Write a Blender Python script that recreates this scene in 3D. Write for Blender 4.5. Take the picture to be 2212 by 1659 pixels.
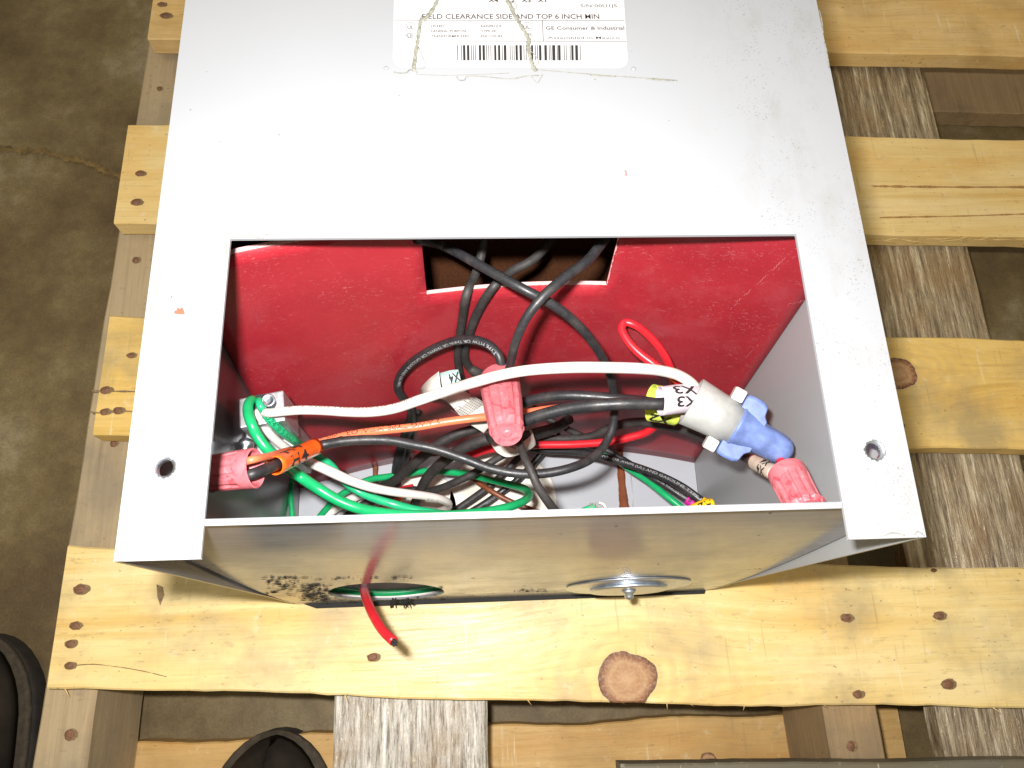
import bpy, bmesh, math, random
import numpy as np
from mathutils import Vector, Matrix
random.seed(7)
for o in list(bpy.data.objects): bpy.data.objects.remove(o)
SC = bpy.context.scene
COL = SC.collection

# ------------------------------------------------------------------ camera
R = np.array([[0.9983622614510462, 0.018473510529532184, -0.05414355288552712],
              [-0.03485008738321681, 0.9469399605946267, -0.3195155433440275],
              [0.04536812008155905, 0.3208791679710016, 0.9460329239738451]])
CP = np.array([-0.021396790964641126, -0.03255265623706091, 0.5694631092522359])
F = 1659.3067
cam_d = bpy.data.cameras.new('camera'); cam = bpy.data.objects.new('camera', cam_d); COL.objects.link(cam)
cam_d.sensor_width = 36; cam_d.lens = 36 * F / 2212; cam_d.clip_start = 0.01; cam_d.clip_end = 50
m = Matrix.Identity(4)
for i in range(3):
    for j in range(3): m[i][j] = R[i][j]
    m[i][3] = CP[i]
cam.matrix_world = m
SC.camera = cam
SC.render.resolution_x = 1024; SC.render.resolution_y = 768

# ------------------------------------------------------------------ world, lamps, exposure
world = bpy.data.worlds.new('World'); SC.world = world; world.use_nodes = True
bg = world.node_tree.nodes['Background']
bg.inputs[0].default_value = (1.0, 0.90, 0.66, 1); bg.inputs[1].default_value = 0.44
# the flash of the camera, a little above and to the left of the lens
ld = bpy.data.lights.new('camera_flash', 'AREA'); ld.shape = 'RECTANGLE'; ld.size = 0.022; ld.size_y = 0.012
ld.energy = 5.4; ld.color = (1.0, 0.985, 0.97)
lo = bpy.data.objects.new('camera_flash', ld); COL.objects.link(lo)
FL = Vector((-0.049, -0.0074, 0.5936)); lo.location = FL
lo.rotation_euler = (Vector((0.0, 0.10, 0.0)) - FL).to_track_quat('-Z', 'Y').to_euler()
SC.view_settings.view_transform = 'Standard'; SC.view_settings.look = 'None'
SC.view_settings.exposure = 0.0; SC.view_settings.gamma = 1.0; SC.view_settings.use_curve_mapping = False

D = 0.2827; HW = 0.15

# ------------------------------------------------------------------ projection helpers
def U(u, v, z):
    """point of the world plane z seen at photo position u, v (2212 px wide)"""
    d = R @ np.array([(u - 1106) / F, -(v - 829.5) / F, -1.0])
    t = (z - CP[2]) / d[2]
    return Vector(CP + t * d)
def ray(u, v):
    return Vector(R @ np.array([(u - 1106) / F, -(v - 829.5) / F, -1.0]))
def depth(p):
    q = R.T @ (np.array(p) - CP); return -q[2]
def pxr(w, p): return 0.5 * w * depth(p) / F

# ------------------------------------------------------------------ materials
def new_mat(name):
    mt = bpy.data.materials.new(name); mt.use_nodes = True
    nt = mt.node_tree; b = nt.nodes['Principled BSDF']
    return mt, nt, b
def N(nt, typ, **kw):
    n = nt.nodes.new(typ)
    for k, v in kw.items():
        if k.startswith('i_'):
            key = k[2:]
            key = int(key) if key.isdigit() else key.replace('_', ' ')
            n.inputs[key].default_value = v
        else: setattr(n, k, v)
    return n
def L(nt, a, b): nt.links.new(a, b)
def ramp(nt, fac, stops):
    r = N(nt, 'ShaderNodeValToRGB'); L(nt, fac, r.inputs[0])
    e = r.color_ramp.elements
    while len(e) > 1: e.remove(e[-1])
    e[0].position = stops[0][0]; c = stops[0][1]; e[0].color = (*c, 1) if len(c) == 3 else c
    for p, c in stops[1:]:
        k = e.new(p); k.color = (*c, 1)
    return r.outputs[0]
def mix(nt, fac, a, b, mode='MIX'):
    n = N(nt, 'ShaderNodeMix', data_type='RGBA', blend_type=mode)
    for s, v in ((n.inputs[0], fac), (n.inputs[6], a), (n.inputs[7], b)):
        if hasattr(v, 'links') or hasattr(v, 'is_linked'): L(nt, v, s)
        elif isinstance(v, (int, float)): s.default_value = v
        else: s.default_value = (*v, 1)
    return n.outputs[2]
def math_(nt, op, a, b=None, clamp=False):
    n = N(nt, 'ShaderNodeMath', operation=op, use_clamp=clamp)
    for s, v in ((n.inputs[0], a), (n.inputs[1], b)):
        if v is None: continue
        if hasattr(v, 'is_linked'): L(nt, v, s)
        else: s.default_value = v
    return n.outputs[0]
def pos(nt): return N(nt, 'ShaderNodeNewGeometry').outputs['Position']
def mapping(nt, vec, scale=(1, 1, 1), loc=(0, 0, 0), rot=(0, 0, 0)):
    n = N(nt, 'ShaderNodeMapping'); L(nt, vec, n.inputs[0])
    n.inputs['Location'].default_value = loc; n.inputs['Rotation'].default_value = rot; n.inputs['Scale'].default_value = scale
    return n.outputs[0]
def noise(nt, vec, scale, detail=4, rough=.55, dist=0):
    n = N(nt, 'ShaderNodeTexNoise'); L(nt, vec, n.inputs['Vector'])
    n.inputs['Scale'].default_value = scale; n.inputs['Detail'].default_value = detail
    n.inputs['Roughness'].default_value = rough; n.inputs['Distortion'].default_value = dist
    return n.outputs[0]
def bump(nt, b, h, strength=.3, dist=.001):
    n = N(nt, 'ShaderNodeBump'); n.inputs['Strength'].default_value = strength; n.inputs['Distance'].default_value = dist
    L(nt, h, n.inputs['Height']); L(nt, n.outputs[0], b.inputs['Normal'])
def rgb255(r, g, b_):
    f = lambda c: ((c / 255 + .055) / 1.055) ** 2.4 if c > 10 else c / 255 / 12.92
    return (f(r), f(g), f(b_))

def plain(name, col, rough=.5, metal=0, vary=.12, scale=300, spec=.5, bumpy=0):
    mt, nt, b = new_mat(name)
    p = pos(nt); n = noise(nt, p, scale, 3)
    lo_ = tuple(c * (1 - vary) for c in col); hi = tuple(min(1, c * (1 + vary)) for c in col)
    L(nt, ramp(nt, n, [(.3, lo_), (.7, hi)]), b.inputs['Base Color'])
    b.inputs['Roughness'].default_value = rough; b.inputs['Metallic'].default_value = metal
    b.inputs['Specular IOR Level'].default_value = spec
    if bumpy: bump(nt, b, n, bumpy, .0004)
    return mt

def wood(name, light, mid, dark, knots=(), seed=0, axis='x', rough=.55, gray=None, sheen=False, stains=None, grainscale=1.0):
    """grain along an axis, bending round the knots"""
    mt, nt, b = new_mat(name)
    p = mapping(nt, pos(nt), loc=(seed * 1.37, seed * .71, seed * .3)) if seed else pos(nt)
    P0 = pos(nt)
    sep = N(nt, 'ShaderNodeSeparateXYZ'); L(nt, P0, sep.inputs[0])
    a_, c_ = (sep.outputs[0], sep.outputs[1]) if axis == 'x' else (sep.outputs[1], sep.outputs[0])
    off = None; kmask = None; rings = None
    for (kx, ky, kr) in knots:
        dx = math_(nt, 'SUBTRACT', sep.outputs[0], kx); dy = math_(nt, 'SUBTRACT', sep.outputs[1], ky)
        dx_ = math_(nt, 'MULTIPLY', dx, .62 if axis == 'x' else 1.0); dy_ = math_(nt, 'MULTIPLY', dy, 1.0 if axis == 'x' else .62)
        d2 = math_(nt, 'ADD', math_(nt, 'MULTIPLY', dx_, dx_), math_(nt, 'MULTIPLY', dy_, dy_))
        d = math_(nt, 'SQRT', d2)
        fall = math_(nt, 'POWER', 2.718, math_(nt, 'MULTIPLY', math_(nt, 'MULTIPLY', d2, -1.0), 1 / (2.6 * kr) ** 2))
        cc = dy if axis == 'x' else dx
        o = math_(nt, 'MULTIPLY', math_(nt, 'MULTIPLY', cc, fall), -.75)
        off = o if off is None else math_(nt, 'ADD', off, o)
        ddx = math_(nt, 'MULTIPLY', dx, .85)
        dk = math_(nt, 'SQRT', math_(nt, 'ADD', math_(nt, 'MULTIPLY', ddx, ddx), math_(nt, 'MULTIPLY', dy, dy)))
        wob = math_(nt, 'MULTIPLY', math_(nt, 'SUBTRACT', noise(nt, P0, 1.0 / kr, 4, .5), .5), kr * .42)
        km = math_(nt, 'LESS_THAN', math_(nt, 'ADD', dk, wob), kr)
        # rim darker than the middle of the knot (its own bark ring)
        rim = math_(nt, 'DIVIDE', math_(nt, 'ADD', dk, wob), kr)
        rg = math_(nt, 'MULTIPLY', math_(nt, 'MULTIPLY', math_(nt, 'ADD', math_(nt, 'SINE', math_(nt, 'ADD', math_(nt, 'MULTIPLY', rim, 10.0), math_(nt, 'MULTIPLY', noise(nt, P0, 40, 3), 9.0))), 1.0), .5), fall)
        rings = rg if rings is None else math_(nt, 'MAXIMUM', rings, rg)
        kmask = (km, rim) if kmask is None else (math_(nt, 'MAXIMUM', kmask[0], km), math_(nt, 'MINIMUM', kmask[1], rim))
    if off is not None: c_ = math_(nt, 'ADD', c_, off)
    comb = N(nt, 'ShaderNodeCombineXYZ')
    L(nt, math_(nt, 'MULTIPLY', a_, .045), comb.inputs[0]); L(nt, c_, comb.inputs[1]); L(nt, math_(nt, 'MULTIPLY', sep.outputs[2], 1.0), comb.inputs[2])
    v = mapping(nt, comb.outputs[0], loc=(seed * .9, seed * 1.7, 0))
    g1 = noise(nt, v, 42 * grainscale, 5, .6, .35)       # wide growth bands
    g2 = noise(nt, v, 520 * grainscale, 4, .7)           # fine fibre
    comb2 = N(nt, 'ShaderNodeCombineXYZ')
    L(nt, math_(nt, 'MULTIPLY', a_, .22), comb2.inputs[0]); L(nt, c_, comb2.inputs[1]); L(nt, sep.outputs[2], comb2.inputs[2])
    g3 = noise(nt, mapping(nt, comb2.outputs[0], loc=(seed, 3.1, 0)), 380 * grainscale, 3, .7)
    base = ramp(nt, g1, [(.30, mid), (.44, light), (.52, tuple(.6 * x + .4 * y for x, y in zip(light, mid))), (.58, light), (.70, mid)])
    if axis == 'x':
        hu = noise(nt, mapping(nt, P0, scale=(.45, 1.4, 1), loc=(seed, seed, 0)), 17, 4, .55)
        base = mix(nt, math_(nt, 'MULTIPLY', ramp(nt, hu, [(.50, (0, 0, 0)), (.68, (1, 1, 1))]), .50), base, (mid[0] * 1.08, mid[1] * .88, mid[2] * .55))
        base = mix(nt, math_(nt, 'MULTIPLY', ramp(nt, hu, [(.34, (1, 1, 1)), (.48, (0, 0, 0))]), .45), base, (min(.84, light[0] * 1.08), light[1] * 1.15, light[2] * 1.5))
        pt_ = noise(nt, mapping(nt, P0, scale=(1, 1, 1), rot=(0, 0, 1.1), loc=(seed, 5, 0)), 75, 4, .7)
        base = mix(nt, math_(nt, 'MULTIPLY', ramp(nt, pt_, [(.60, (0, 0, 0)), (.72, (1, 1, 1))]), .35), base, (.82, .72, .52))
    dl = ramp(nt, g2, [(.33, (1, 1, 1)), (.47, (0, 0, 0))])
    base = mix(nt, math_(nt, 'MULTIPLY', dl, .20), base, dark)
    sp = ramp(nt, g3, [(.22, (1, 1, 1)), (.34, (0, 0, 0))])
    base = mix(nt, math_(nt, 'MULTIPLY', sp, .5), base, dark)
    # soft blotches of dirt and blue stain
    bl = noise(nt, p, 14, 5, .6)
    base = mix(nt, math_(nt, 'MULTIPLY', ramp(nt, bl, [(.47, (0, 0, 0)), (.66, (1, 1, 1))]), .45 if stains is None else stains), base, gray or tuple(c * .6 for c in mid))
    if axis == 'x':
        for kk, (ra_, st_) in enumerate(((.9, .30), (-.5, .22), (1.45, .26))):
            sv = noise(nt, mapping(nt, P0, scale=(1, .07, 1), rot=(0, 0, ra_), loc=(seed * 3 + kk, kk, 0)), 240, 2, .5)
            base = mix(nt, math_(nt, 'MULTIPLY', math_(nt, 'MULTIPLY', ramp(nt, sv, [(.66, (0, 0, 0)), (.73, (1, 1, 1))]), ramp(nt, noise(nt, P0, 11 + kk * 3, 3), [(.45, (0, 0, 0)), (.6, (1, 1, 1))])), st_ * 1.5), base, ((.86, .78, .58), (.24, .18, .09), (.30, .22, .12))[kk])
    # short smudges and tiny specks
    spk = noise(nt, mapping(nt, P0, scale=(1, 1.6, 1), loc=(seed, 0, 0)), 260, 2, .5)
    base = mix(nt, math_(nt, 'MULTIPLY', ramp(nt, spk, [(.70, (0, 0, 0)), (.76, (1, 1, 1))]), .55), base, (.07, .05, .035))
    sm = noise(nt, mapping(nt, P0, scale=(1, 2.6, 1), rot=(0, 0, .5), loc=(seed, 2, 0)), 95, 3, .6)
    base = mix(nt, math_(nt, 'MULTIPLY', ramp(nt, sm, [(.62, (0, 0, 0)), (.72, (1, 1, 1))]), .28), base, (.16, .13, .09))
    if kmask is not None:
        base = mix(nt, math_(nt, 'MULTIPLY', rings, .34), base, (.40, .31, .15))
        kc = ramp(nt, kmask[1], [(.1, (.46, .27, .13)), (.45, (.36, .18, .075)), (.62, (.42, .24, .11)), (.80, (.25, .10, .04)), (.90, (.17, .06, .022)), (.97, (.10, .04, .018))])
        kn = noise(nt, P0, 500, 4, .7)
        kc = mix(nt, math_(nt, 'MULTIPLY', ramp(nt, kn, [(.45, (0, 0, 0)), (.6, (1, 1, 1))]), .3), kc, (.55, .38, .24))
        base = mix(nt, kmask[0], base, kc)
    L(nt, base, b.inputs['Base Color'])
    rr = ramp(nt, g2, [(.3, (rough + .15,) * 3), (.7, (rough - .1,) * 3)])
    L(nt, rr, b.inputs['Roughness'])
    h = math_(nt, 'ADD', math_(nt, 'MULTIPLY', g2, 1.0), math_(nt, 'MULTIPLY', g3, .6))
    bump(nt, b, h, .55 if sheen else .38, .0012 if sheen else .0006)
    b.inputs['Specular IOR Level'].default_value = .7 if sheen else .4
    return mt

# palette
def painted_metal(name, base, rough=.35, specks=False):
    mt, nt, b = new_mat(name)
    P0 = pos(nt)
    n = noise(nt, P0, 9, 4)
    c = ramp(nt, n, [(.3, tuple(x * .95 for x in base)), (.7, base)])
    if specks:
        sep = N(nt, 'ShaderNodeSeparateXYZ'); L(nt, P0, sep.inputs[0])
        side = math_(nt, 'MULTIPLY', math_(nt, 'SUBTRACT', sep.outputs[0], .075), 22, clamp=True)
        cl = noise(nt, P0, 55, 4, .6)
        clm = ramp(nt, cl, [(.46, (0, 0, 0)), (.60, (1, 1, 1))])
        fine = noise(nt, P0, 1250, 2, .5)
        fm = ramp(nt, fine, [(.62, (0, 0, 0)), (.68, (1, 1, 1))])
        k = math_(nt, 'MULTIPLY', math_(nt, 'MULTIPLY', side, clm), fm)
        c = mix(nt, math_(nt, 'MULTIPLY', k, .6), c, (.13, .11, .075))
        f2 = noise(nt, P0, 420, 2, .5)
        c = mix(nt, math_(nt, 'MULTIPLY', ramp(nt, f2, [(.775, (0, 0, 0)), (.79, (1, 1, 1))]), .7), c, (.12, .10, .08))
        film = noise(nt, mapping(nt, P0, scale=(1, .5, 1)), 70, 5, .65)
        c = mix(nt, math_(nt, 'MULTIPLY', math_(nt, 'MULTIPLY', ramp(nt, film, [(.5, (0, 0, 0)), (.7, (1, 1, 1))]), side), .22), c, (.22, .2, .16))
    L(nt, c, b.inputs['Base Color']); b.inputs['Roughness'].default_value = rough
    bump(nt, b, noise(nt, P0, 900, 2), .04, .0003)
    return mt

M = {}
M['cover'] = painted_metal('cover_paint', (.325, .332, .352), .33, True)
M['inner'] = painted_metal('inner_paint', (.44, .455, .485), .28)
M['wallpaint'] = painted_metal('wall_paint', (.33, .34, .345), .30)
M['wallpaint_shaded'] = painted_metal('shaded_wall_paint', (.10, .10, .105), .22)  # wall paint darkened: the left wall's shade put into its colour
M['black'] = plain('black_insulation', (.018, .018, .020), .38, 0, .35, 500)
M['blackdull'] = plain('dull_black_insulation', (.030, .027, .026), .55, 0, .4, 300, bumpy=.3)
M['white'] = plain('white_insulation', (.66, .62, .57), .36, 0, .05, 200)
M['green'] = plain('green_insulation', (.010, .36, .12), .28, 0, .12, 200)
M['green2'] = plain('pale_green_insulation', (.02, .42, .18), .28, 0, .12, 200)
M['red'] = plain('red_insulation', (.62, .018, .028), .34, 0, .10, 200)
M['orange'] = plain('orange_insulation', (.78, .19, .085), .36, 0, .08, 200)
M['brown'] = plain('brown_insulation', (.20, .055, .018), .42, 0, .25, 200)
M['copper'] = plain('bare_copper', (.75, .38, .22), .35, 1, .2, 700)
M['darkprint'] = plain('dark_ink', (.02, .017, .016), .6, 0, .1)
M['greyprint'] = plain('faded_grey_ink', (.17, .15, .145), .7, 0, .3, 900)
M['paleprint'] = plain('pale_ink', (.33, .33, .34), .6, 0, .2, 900)
M['brownprint'] = plain('brown_ink', (.22, .13, .09), .6, 0, .2, 900)
M['greenprint'] = plain('dark_green_ink', (.005, .06, .03), .6, 0, .2, 900)
M['alu'] = plain('cast_aluminium', (.58, .58, .60), .42, .85, .15, 400, bumpy=.1)
M['zinc'] = plain('zinc_plated_steel', (.60, .65, .72), .38, 1, .12, 300)
M['sleeveorange'] = plain('orange_marker', (.90, .13, .012), .25, 0, .05)
M['sleevelilac'] = plain('pale_pink_marker', (.66, .58, .63), .4, 0, .04)
M['sleevegreen'] = plain('yellow_green_marker', (.62, .74, .10), .4, 0, .08)
M['sleeveyellow'] = plain('yellow_marker', (.85, .50, .01), .35, 0, .05)
M['sleevemagenta'] = plain('magenta_marker', (.55, .02, .30), .4, 0, .05)
M['sleevetan'] = plain('tan_marker', (.62, .50, .40), .5, 0, .15, 250)
M['sleeveteal'] = plain('pale_teal_marker', (.45, .68, .62), .4, 0, .05)
M['paper'] = plain('soiled_white_label', (.72, .70, .63), .5, 0, .10, 150)
M['label'] = plain('white_label', (.50, .50, .505), .4, 0, .02)
M['glue'] = plain('dried_tape', (.24, .235, .19), .6, 0, .35, 500, bumpy=.5)
M['redpaint'] = plain('red_paint', (.75, .10, .06), .5, 0, .1)
M['cream'] = plain('cream_disc_glare', (.80, .76, .66), .3, 0, .18, 60)  # cream, brightened to carry the flash glare on the back panel
M['varnish'] = plain('brown_varnish', (.20, .062, .026), .22, 0, .25, 120)
M['coil'] = plain('brown_coil', (.11, .038, .014), .6, 0, .4, 600)
M['grime'] = plain('black_grime_and_shade', (.012, .011, .010), .8, 0, .3, 700, bumpy=.6)
M['bluenut'] = plain('blue_plastic', (.13, .185, .40), .5, 0, .30, 150)
M['greynut'] = plain('grey_plastic', (.36, .365, .345), .5, 0, .10, 180)
M['whitenut'] = plain('white_plastic', (.66, .66, .62), .45, 0, .06, 180)
M['rust'] = plain('rusty_nail', (.20, .095, .05), .7, .2, .45, 900, bumpy=.6)
M['nailhole'] = plain('dark_dent', (.20, .13, .06), .8, 0, .35, 900)

def dusty_black(name, base, rough):
    mt, nt, b = new_mat(name); P0 = pos(nt)
    n = noise(nt, P0, 300, 3); c = ramp(nt, n, [(.3, tuple(x * .7 for x in base)), (.7, tuple(x * 1.4 for x in base))])
    c = mix(nt, math_(nt, 'MULTIPLY', ramp(nt, noise(nt, P0, 1500, 2), [(.66, (0, 0, 0)), (.74, (1, 1, 1))]), .5), c, (.20, .18, .15))
    c = mix(nt, math_(nt, 'MULTIPLY', ramp(nt, noise(nt, P0, 90, 4), [(.48, (0, 0, 0)), (.70, (1, 1, 1))]), .3), c, (.09, .08, .07))
    L(nt, c, b.inputs['Base Color']); L(nt, ramp(nt, n, [(.3, (rough + .12,) * 3), (.7, (rough - .06,) * 3)]), b.inputs['Roughness'])
    bump(nt, b, noise(nt, P0, 350, 3), .25, .0005); return mt
M['black'] = dusty_black('black_insulation', (.020, .020, .022), .40)
M['blackdull'] = dusty_black('dull_black_insulation', (.028, .025, .024), .58)
def nut_mat(name):
    mt, nt, b = new_mat(name)
    P0 = pos(nt)
    n = noise(nt, P0, 130, 6, .7, 1.6)
    c = ramp(nt, n, [(.28, (.40, .03, .05)), (.37, (.50, .08, .10)), (.43, (.55, .13, .15)), (.60, (.57, .16, .18)), (.76, (.64, .34, .37))])
    L(nt, c, b.inputs['Base Color']); b.inputs['Roughness'].default_value = .5
    bump(nt, b, noise(nt, P0, 500, 3), .2, .0003)
    return mt
M['pinknut'] = nut_mat('dusty_red_plastic')

def panel_mat():
    mt, nt, b = new_mat('red_fibre_board')
    P0 = pos(nt)
    n = noise(nt, P0, 22, 5, .6)
    c = ramp(nt, n, [(.3, (.29, .016, .025)), (.7, (.37, .024, .034))])
    # short pale scuffs in many directions
    tot = None
    for k, (rz, s) in enumerate([((.3, .2, .3), 170), ((1.1, .5, 1.2), 210), ((.5, 1.2, 2.2), 150), ((2.0, .2, 2.9), 260)]):
        v = mapping(nt, P0, scale=(.16, 1.5, 1.5), rot=rz, loc=(k, k, k))
        w = mapping(nt, P0, scale=(1, .12, 1.2), rot=(rz[2], rz[0], rz[1]), loc=(k * 2, 0, k))
        nn = noise(nt, v if k % 2 else w, s * 3.2, 2, .5)
        mk = ramp(nt, nn, [(.66, (0, 0, 0)), (.76, (1, 1, 1))])
        tot = mk if tot is None else mix(nt, 1.0, tot, mk, 'ADD')
    cl = ramp(nt, noise(nt, P0, 35, 4), [(.38, (.15,) * 3), (.65, (1, 1, 1))])
    c = mix(nt, math_(nt, 'MULTIPLY', math_(nt, 'MULTIPLY', tot, cl), .34), c, (.62, .28, .30))
    dust = ramp(nt, noise(nt, P0, 16, 5, .7), [(.52, (0, 0, 0)), (.80, (1, 1, 1))])
    c = mix(nt, math_(nt, 'MULTIPLY', dust, .26), c, (.50, .16, .18))
    L(nt, c, b.inputs['Base Color'])
    L(nt, ramp(nt, n, [(.3, (.30,) * 3), (.7, (.40,) * 3)]), b.inputs['Roughness'])
    b.inputs['Specular IOR Level'].default_value = .35
    return mt
M['panel'] = panel_mat()
M['paneledge'] = plain('raw_fibre_edge', (.62, .36, .35), .8, 0, .15, 900)

def plate_mat():
    mt, nt, b = new_mat('scuffed_end_plate')
    P0 = pos(nt)
    st = noise(nt, mapping(nt, P0, scale=(.06, 1, 1)), 420, 4, .7)
    c = ramp(nt, st, [(.3, (.17, .17, .18)), (.7, (.24, .24, .25))])
    sep = N(nt, 'ShaderNodeSeparateXYZ'); L(nt, P0, sep.inputs[0])
    low = math_(nt, 'MULTIPLY', math_(nt, 'SUBTRACT', .11, sep.outputs[2]), 14, clamp=True)
    sc = noise(nt, mapping(nt, P0, scale=(.09, 1, .8)), 260, 5, .75)
    sm = ramp(nt, sc, [(.57, (0, 0, 0)), (.63, (1, 1, 1))])
    k = math_(nt, 'MULTIPLY', sm, low)
    dot = ramp(nt, noise(nt, mapping(nt, P0, scale=(.5, 1, .45)), 330, 2), [(.74, (0, 0, 0)), (.77, (1, 1, 1))])
    k = math_(nt, 'MAXIMUM', k, dot)
    c = mix(nt, math_(nt, 'MULTIPLY', k, .9), c, (.012, .011, .010))
    L(nt, c, b.inputs['Base Color'])
    L(nt, mix(nt, k, mix(nt, 1.0, ramp(nt, noise(nt, P0, 28, 4, .6), [(.35, (.12,) * 3), (.65, (.24,) * 3)]), (1, 1, 1), 'MULTIPLY'), (.8,) * 3), b.inputs['Roughness'])
    b.inputs['IOR'].default_value = 1.36
    bump(nt, b, st, .03, .0004)
    return mt
M['plate'] = plate_mat()

def concrete_mat():
    mt, nt, b = new_mat('stained_concrete')
    P0 = pos(nt)
    n1 = noise(nt, P0, 5, 6, .65); n2 = noise(nt, P0, 60, 6, .7); n3 = noise(nt, P0, 500, 3, .6)
    c = ramp(nt, n1, [(.36, (.095, .058, .022)), (.46, (.15, .102, .040)), (.54, (.20, .147, .064)), (.63, (.31, .25, .15))])
    c = mix(nt, math_(nt, 'MULTIPLY', ramp(nt, n2, [(.36, (1, 1, 1)), (.58, (0, 0, 0))]), .30), c, (.06, .038, .018))
    c = mix(nt, math_(nt, 'MULTIPLY', ramp(nt, n2, [(.56, (0, 0, 0)), (.78, (1, 1, 1))]), .22), c, (.24, .18, .09))
    c = mix(nt, .35, c, mix(nt, 1.0, c, ramp(nt, n3, [(.3, (.5,) * 3), (.7, (1.5,) * 3)]), 'MULTIPLY'))
    L(nt, c, b.inputs['Base Color']); b.inputs['Roughness'].default_value = .62
    bump(nt, b, n2, .3, .002)
    return mt
M['concrete'] = concrete_mat()

# ------------------------------------------------------------------ mesh helpers
class MB:
    def __init__(s): s.v = []; s.f = []; s.sm = []
    def add(s, vs, fs, smooth=False):
        o = len(s.v); s.v += [tuple(v) for v in vs]; s.f += [tuple(i + o for i in f) for f in fs]; s.sm += [smooth] * len(fs)
    def hexa(s, b4, t4):   # bottom loop, top loop
        s.add(list(b4) + list(t4), [(3, 2, 1, 0), (4, 5, 6, 7), (0, 1, 5, 4), (1, 2, 6, 5), (2, 3, 7, 6), (3, 0, 4, 7)])
    def box(s, x0, x1, y0, y1, z0, z1):
        s.hexa([(x0, y0, z0), (x1, y0, z0), (x1, y1, z0), (x0, y1, z0)], [(x0, y0, z1), (x1, y0, z1), (x1, y1, z1), (x0, y1, z1)])
    def obj(s, name, mat, parent=None, bevel=0):
        me = bpy.data.meshes.new(name); me.from_pydata(s.v, [], s.f); me.update()
        for p, q in zip(me.polygons, s.sm): p.use_smooth = q
        return link_mesh(name, me, mat, parent, bevel)
def link_mesh(name, me, mat, parent=None, bevel=0):
    bm = bmesh.new(); bm.from_mesh(me); bmesh.ops.recalc_face_normals(bm, faces=bm.faces)
    bm.to_mesh(me); bm.free()
    me.materials.append(mat)
    o = bpy.data.objects.new(name, me); COL.objects.link(o)
    if parent is not None:
        o.parent = parent
        off = Vector(parent.get('_base', (0, 0, 0)))
        if off.length > 0:
            me.transform(Matrix.Translation(-off)); 
    if bevel:
        md = o.modifiers.new('bevel', 'BEVEL'); md.width = bevel; md.segments = 2; md.limit_method = 'ANGLE'
    return o
def thing(name, label, cat, base, group=None):
    o = bpy.data.objects.new(name, None); COL.objects.link(o); o.empty_display_size = .02
    o.location = base; o['_base'] = tuple(base); o['label'] = label; o['category'] = cat
    if group: o['group'] = group
    return o
def sub(parent_obj, child):
    """make child a sub-part of a mesh part whose mesh is already relative to the thing's base"""
    child.parent = parent_obj
def structure(o): o['kind'] = 'structure'; return o

def sheet(outline, holes, e1, e2, org, thick, nrm):
    """flat sheet with holes: 2D polygons in the frame org + a*e1 + b*e2, thick along nrm"""
    cu = bpy.data.curves.new('tmp', 'CURVE'); cu.dimensions = '2D'; cu.fill_mode = 'BOTH'; cu.extrude = thick / 2
    for poly in [outline] + holes:
        sp = cu.splines.new('POLY'); sp.points.add(len(poly) - 1); sp.use_cyclic_u = True
        for q, (a, b_) in zip(sp.points, poly): q.co = (a, b_, 0, 1)
    tmp = bpy.data.objects.new('tmp', cu)
    me = bpy.data.meshes.new_from_object(tmp)
    mt = Matrix(((e1[0], e2[0], nrm[0], org[0]), (e1[1], e2[1], nrm[1], org[1]), (e1[2], e2[2], nrm[2], org[2]), (0, 0, 0, 1)))
    me.transform(mt)
    bpy.data.objects.remove(tmp); bpy.data.curves.remove(cu)
    me.materials.clear()
    return me
def circ(cx, cy, r, n=32, ry=None): return [(cx + r * math.cos(2 * math.pi * i / n), cy + (ry or r) * math.sin(2 * math.pi * i / n)) for i in range(n)]

def catmull(pts, per=8):
    pts = [Vector(p) for p in pts]
    P = [2 * pts[0] - pts[1]] + pts + [2 * pts[-1] - pts[-2]]
    out = []
    for i in range(1, len(P) - 2):
        p0, p1, p2, p3 = P[i - 1:i + 3]
        t0 = 0; t1 = max((p1 - p0).length, 1e-6) ** .5; t2 = t1 + max((p2 - p1).length, 1e-6) ** .5; t3 = t2 + max((p3 - p2).length, 1e-6) ** .5
        for k in range(per):
            t = t1 + (t2 - t1) * k / per
            A1 = p0 * ((t1 - t) / (t1 - t0)) + p1 * ((t - t0) / (t1 - t0))
            A2 = p1 * ((t2 - t) / (t2 - t1)) + p2 * ((t - t1) / (t2 - t1))
            A3 = p2 * ((t3 - t) / (t3 - t2)) + p3 * ((t - t2) / (t3 - t2))
            B1 = A1 * ((t2 - t) / (t2 - t0)) + A2 * ((t - t0) / (t2 - t0))
            B2 = A2 * ((t3 - t) / (t3 - t1)) + A3 * ((t - t1) / (t3 - t1))
            out.append(B1 * ((t2 - t) / (t2 - t1)) + B2 * ((t - t1) / (t2 - t1)))
    out.append(pts[-1]); return out
def tube_mesh(mb, path, rad, seg=14, cap=True):
    n = len(path)
    tan = [(path[min(i + 1, n - 1)] - path[max(i - 1, 0)]).normalized() for i in range(n)]
    a = tan[0].orthogonal().normalized(); rings = []
    for i in range(n):
        a = (a - a.dot(tan[i]) * tan[i]).normalized(); b_ = tan[i].cross(a)
        r = rad[i] if hasattr(rad, '__len__') else rad
        rings.append([path[i] + (a * math.cos(2 * math.pi * k / seg) + b_ * math.sin(2 * math.pi * k / seg)) * r for k in range(seg)])
    vs = [v for rg in rings for v in rg]
    fs = [(i * seg + k, i * seg + (k + 1) % seg, (i + 1) * seg + (k + 1) % seg, (i + 1) * seg + k) for i in range(n - 1) for k in range(seg)]
    if cap: fs += [tuple(range(seg))[::-1], tuple((n - 1) * seg + k for k in range(seg))]
    mb.add(vs, fs, True)

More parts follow.
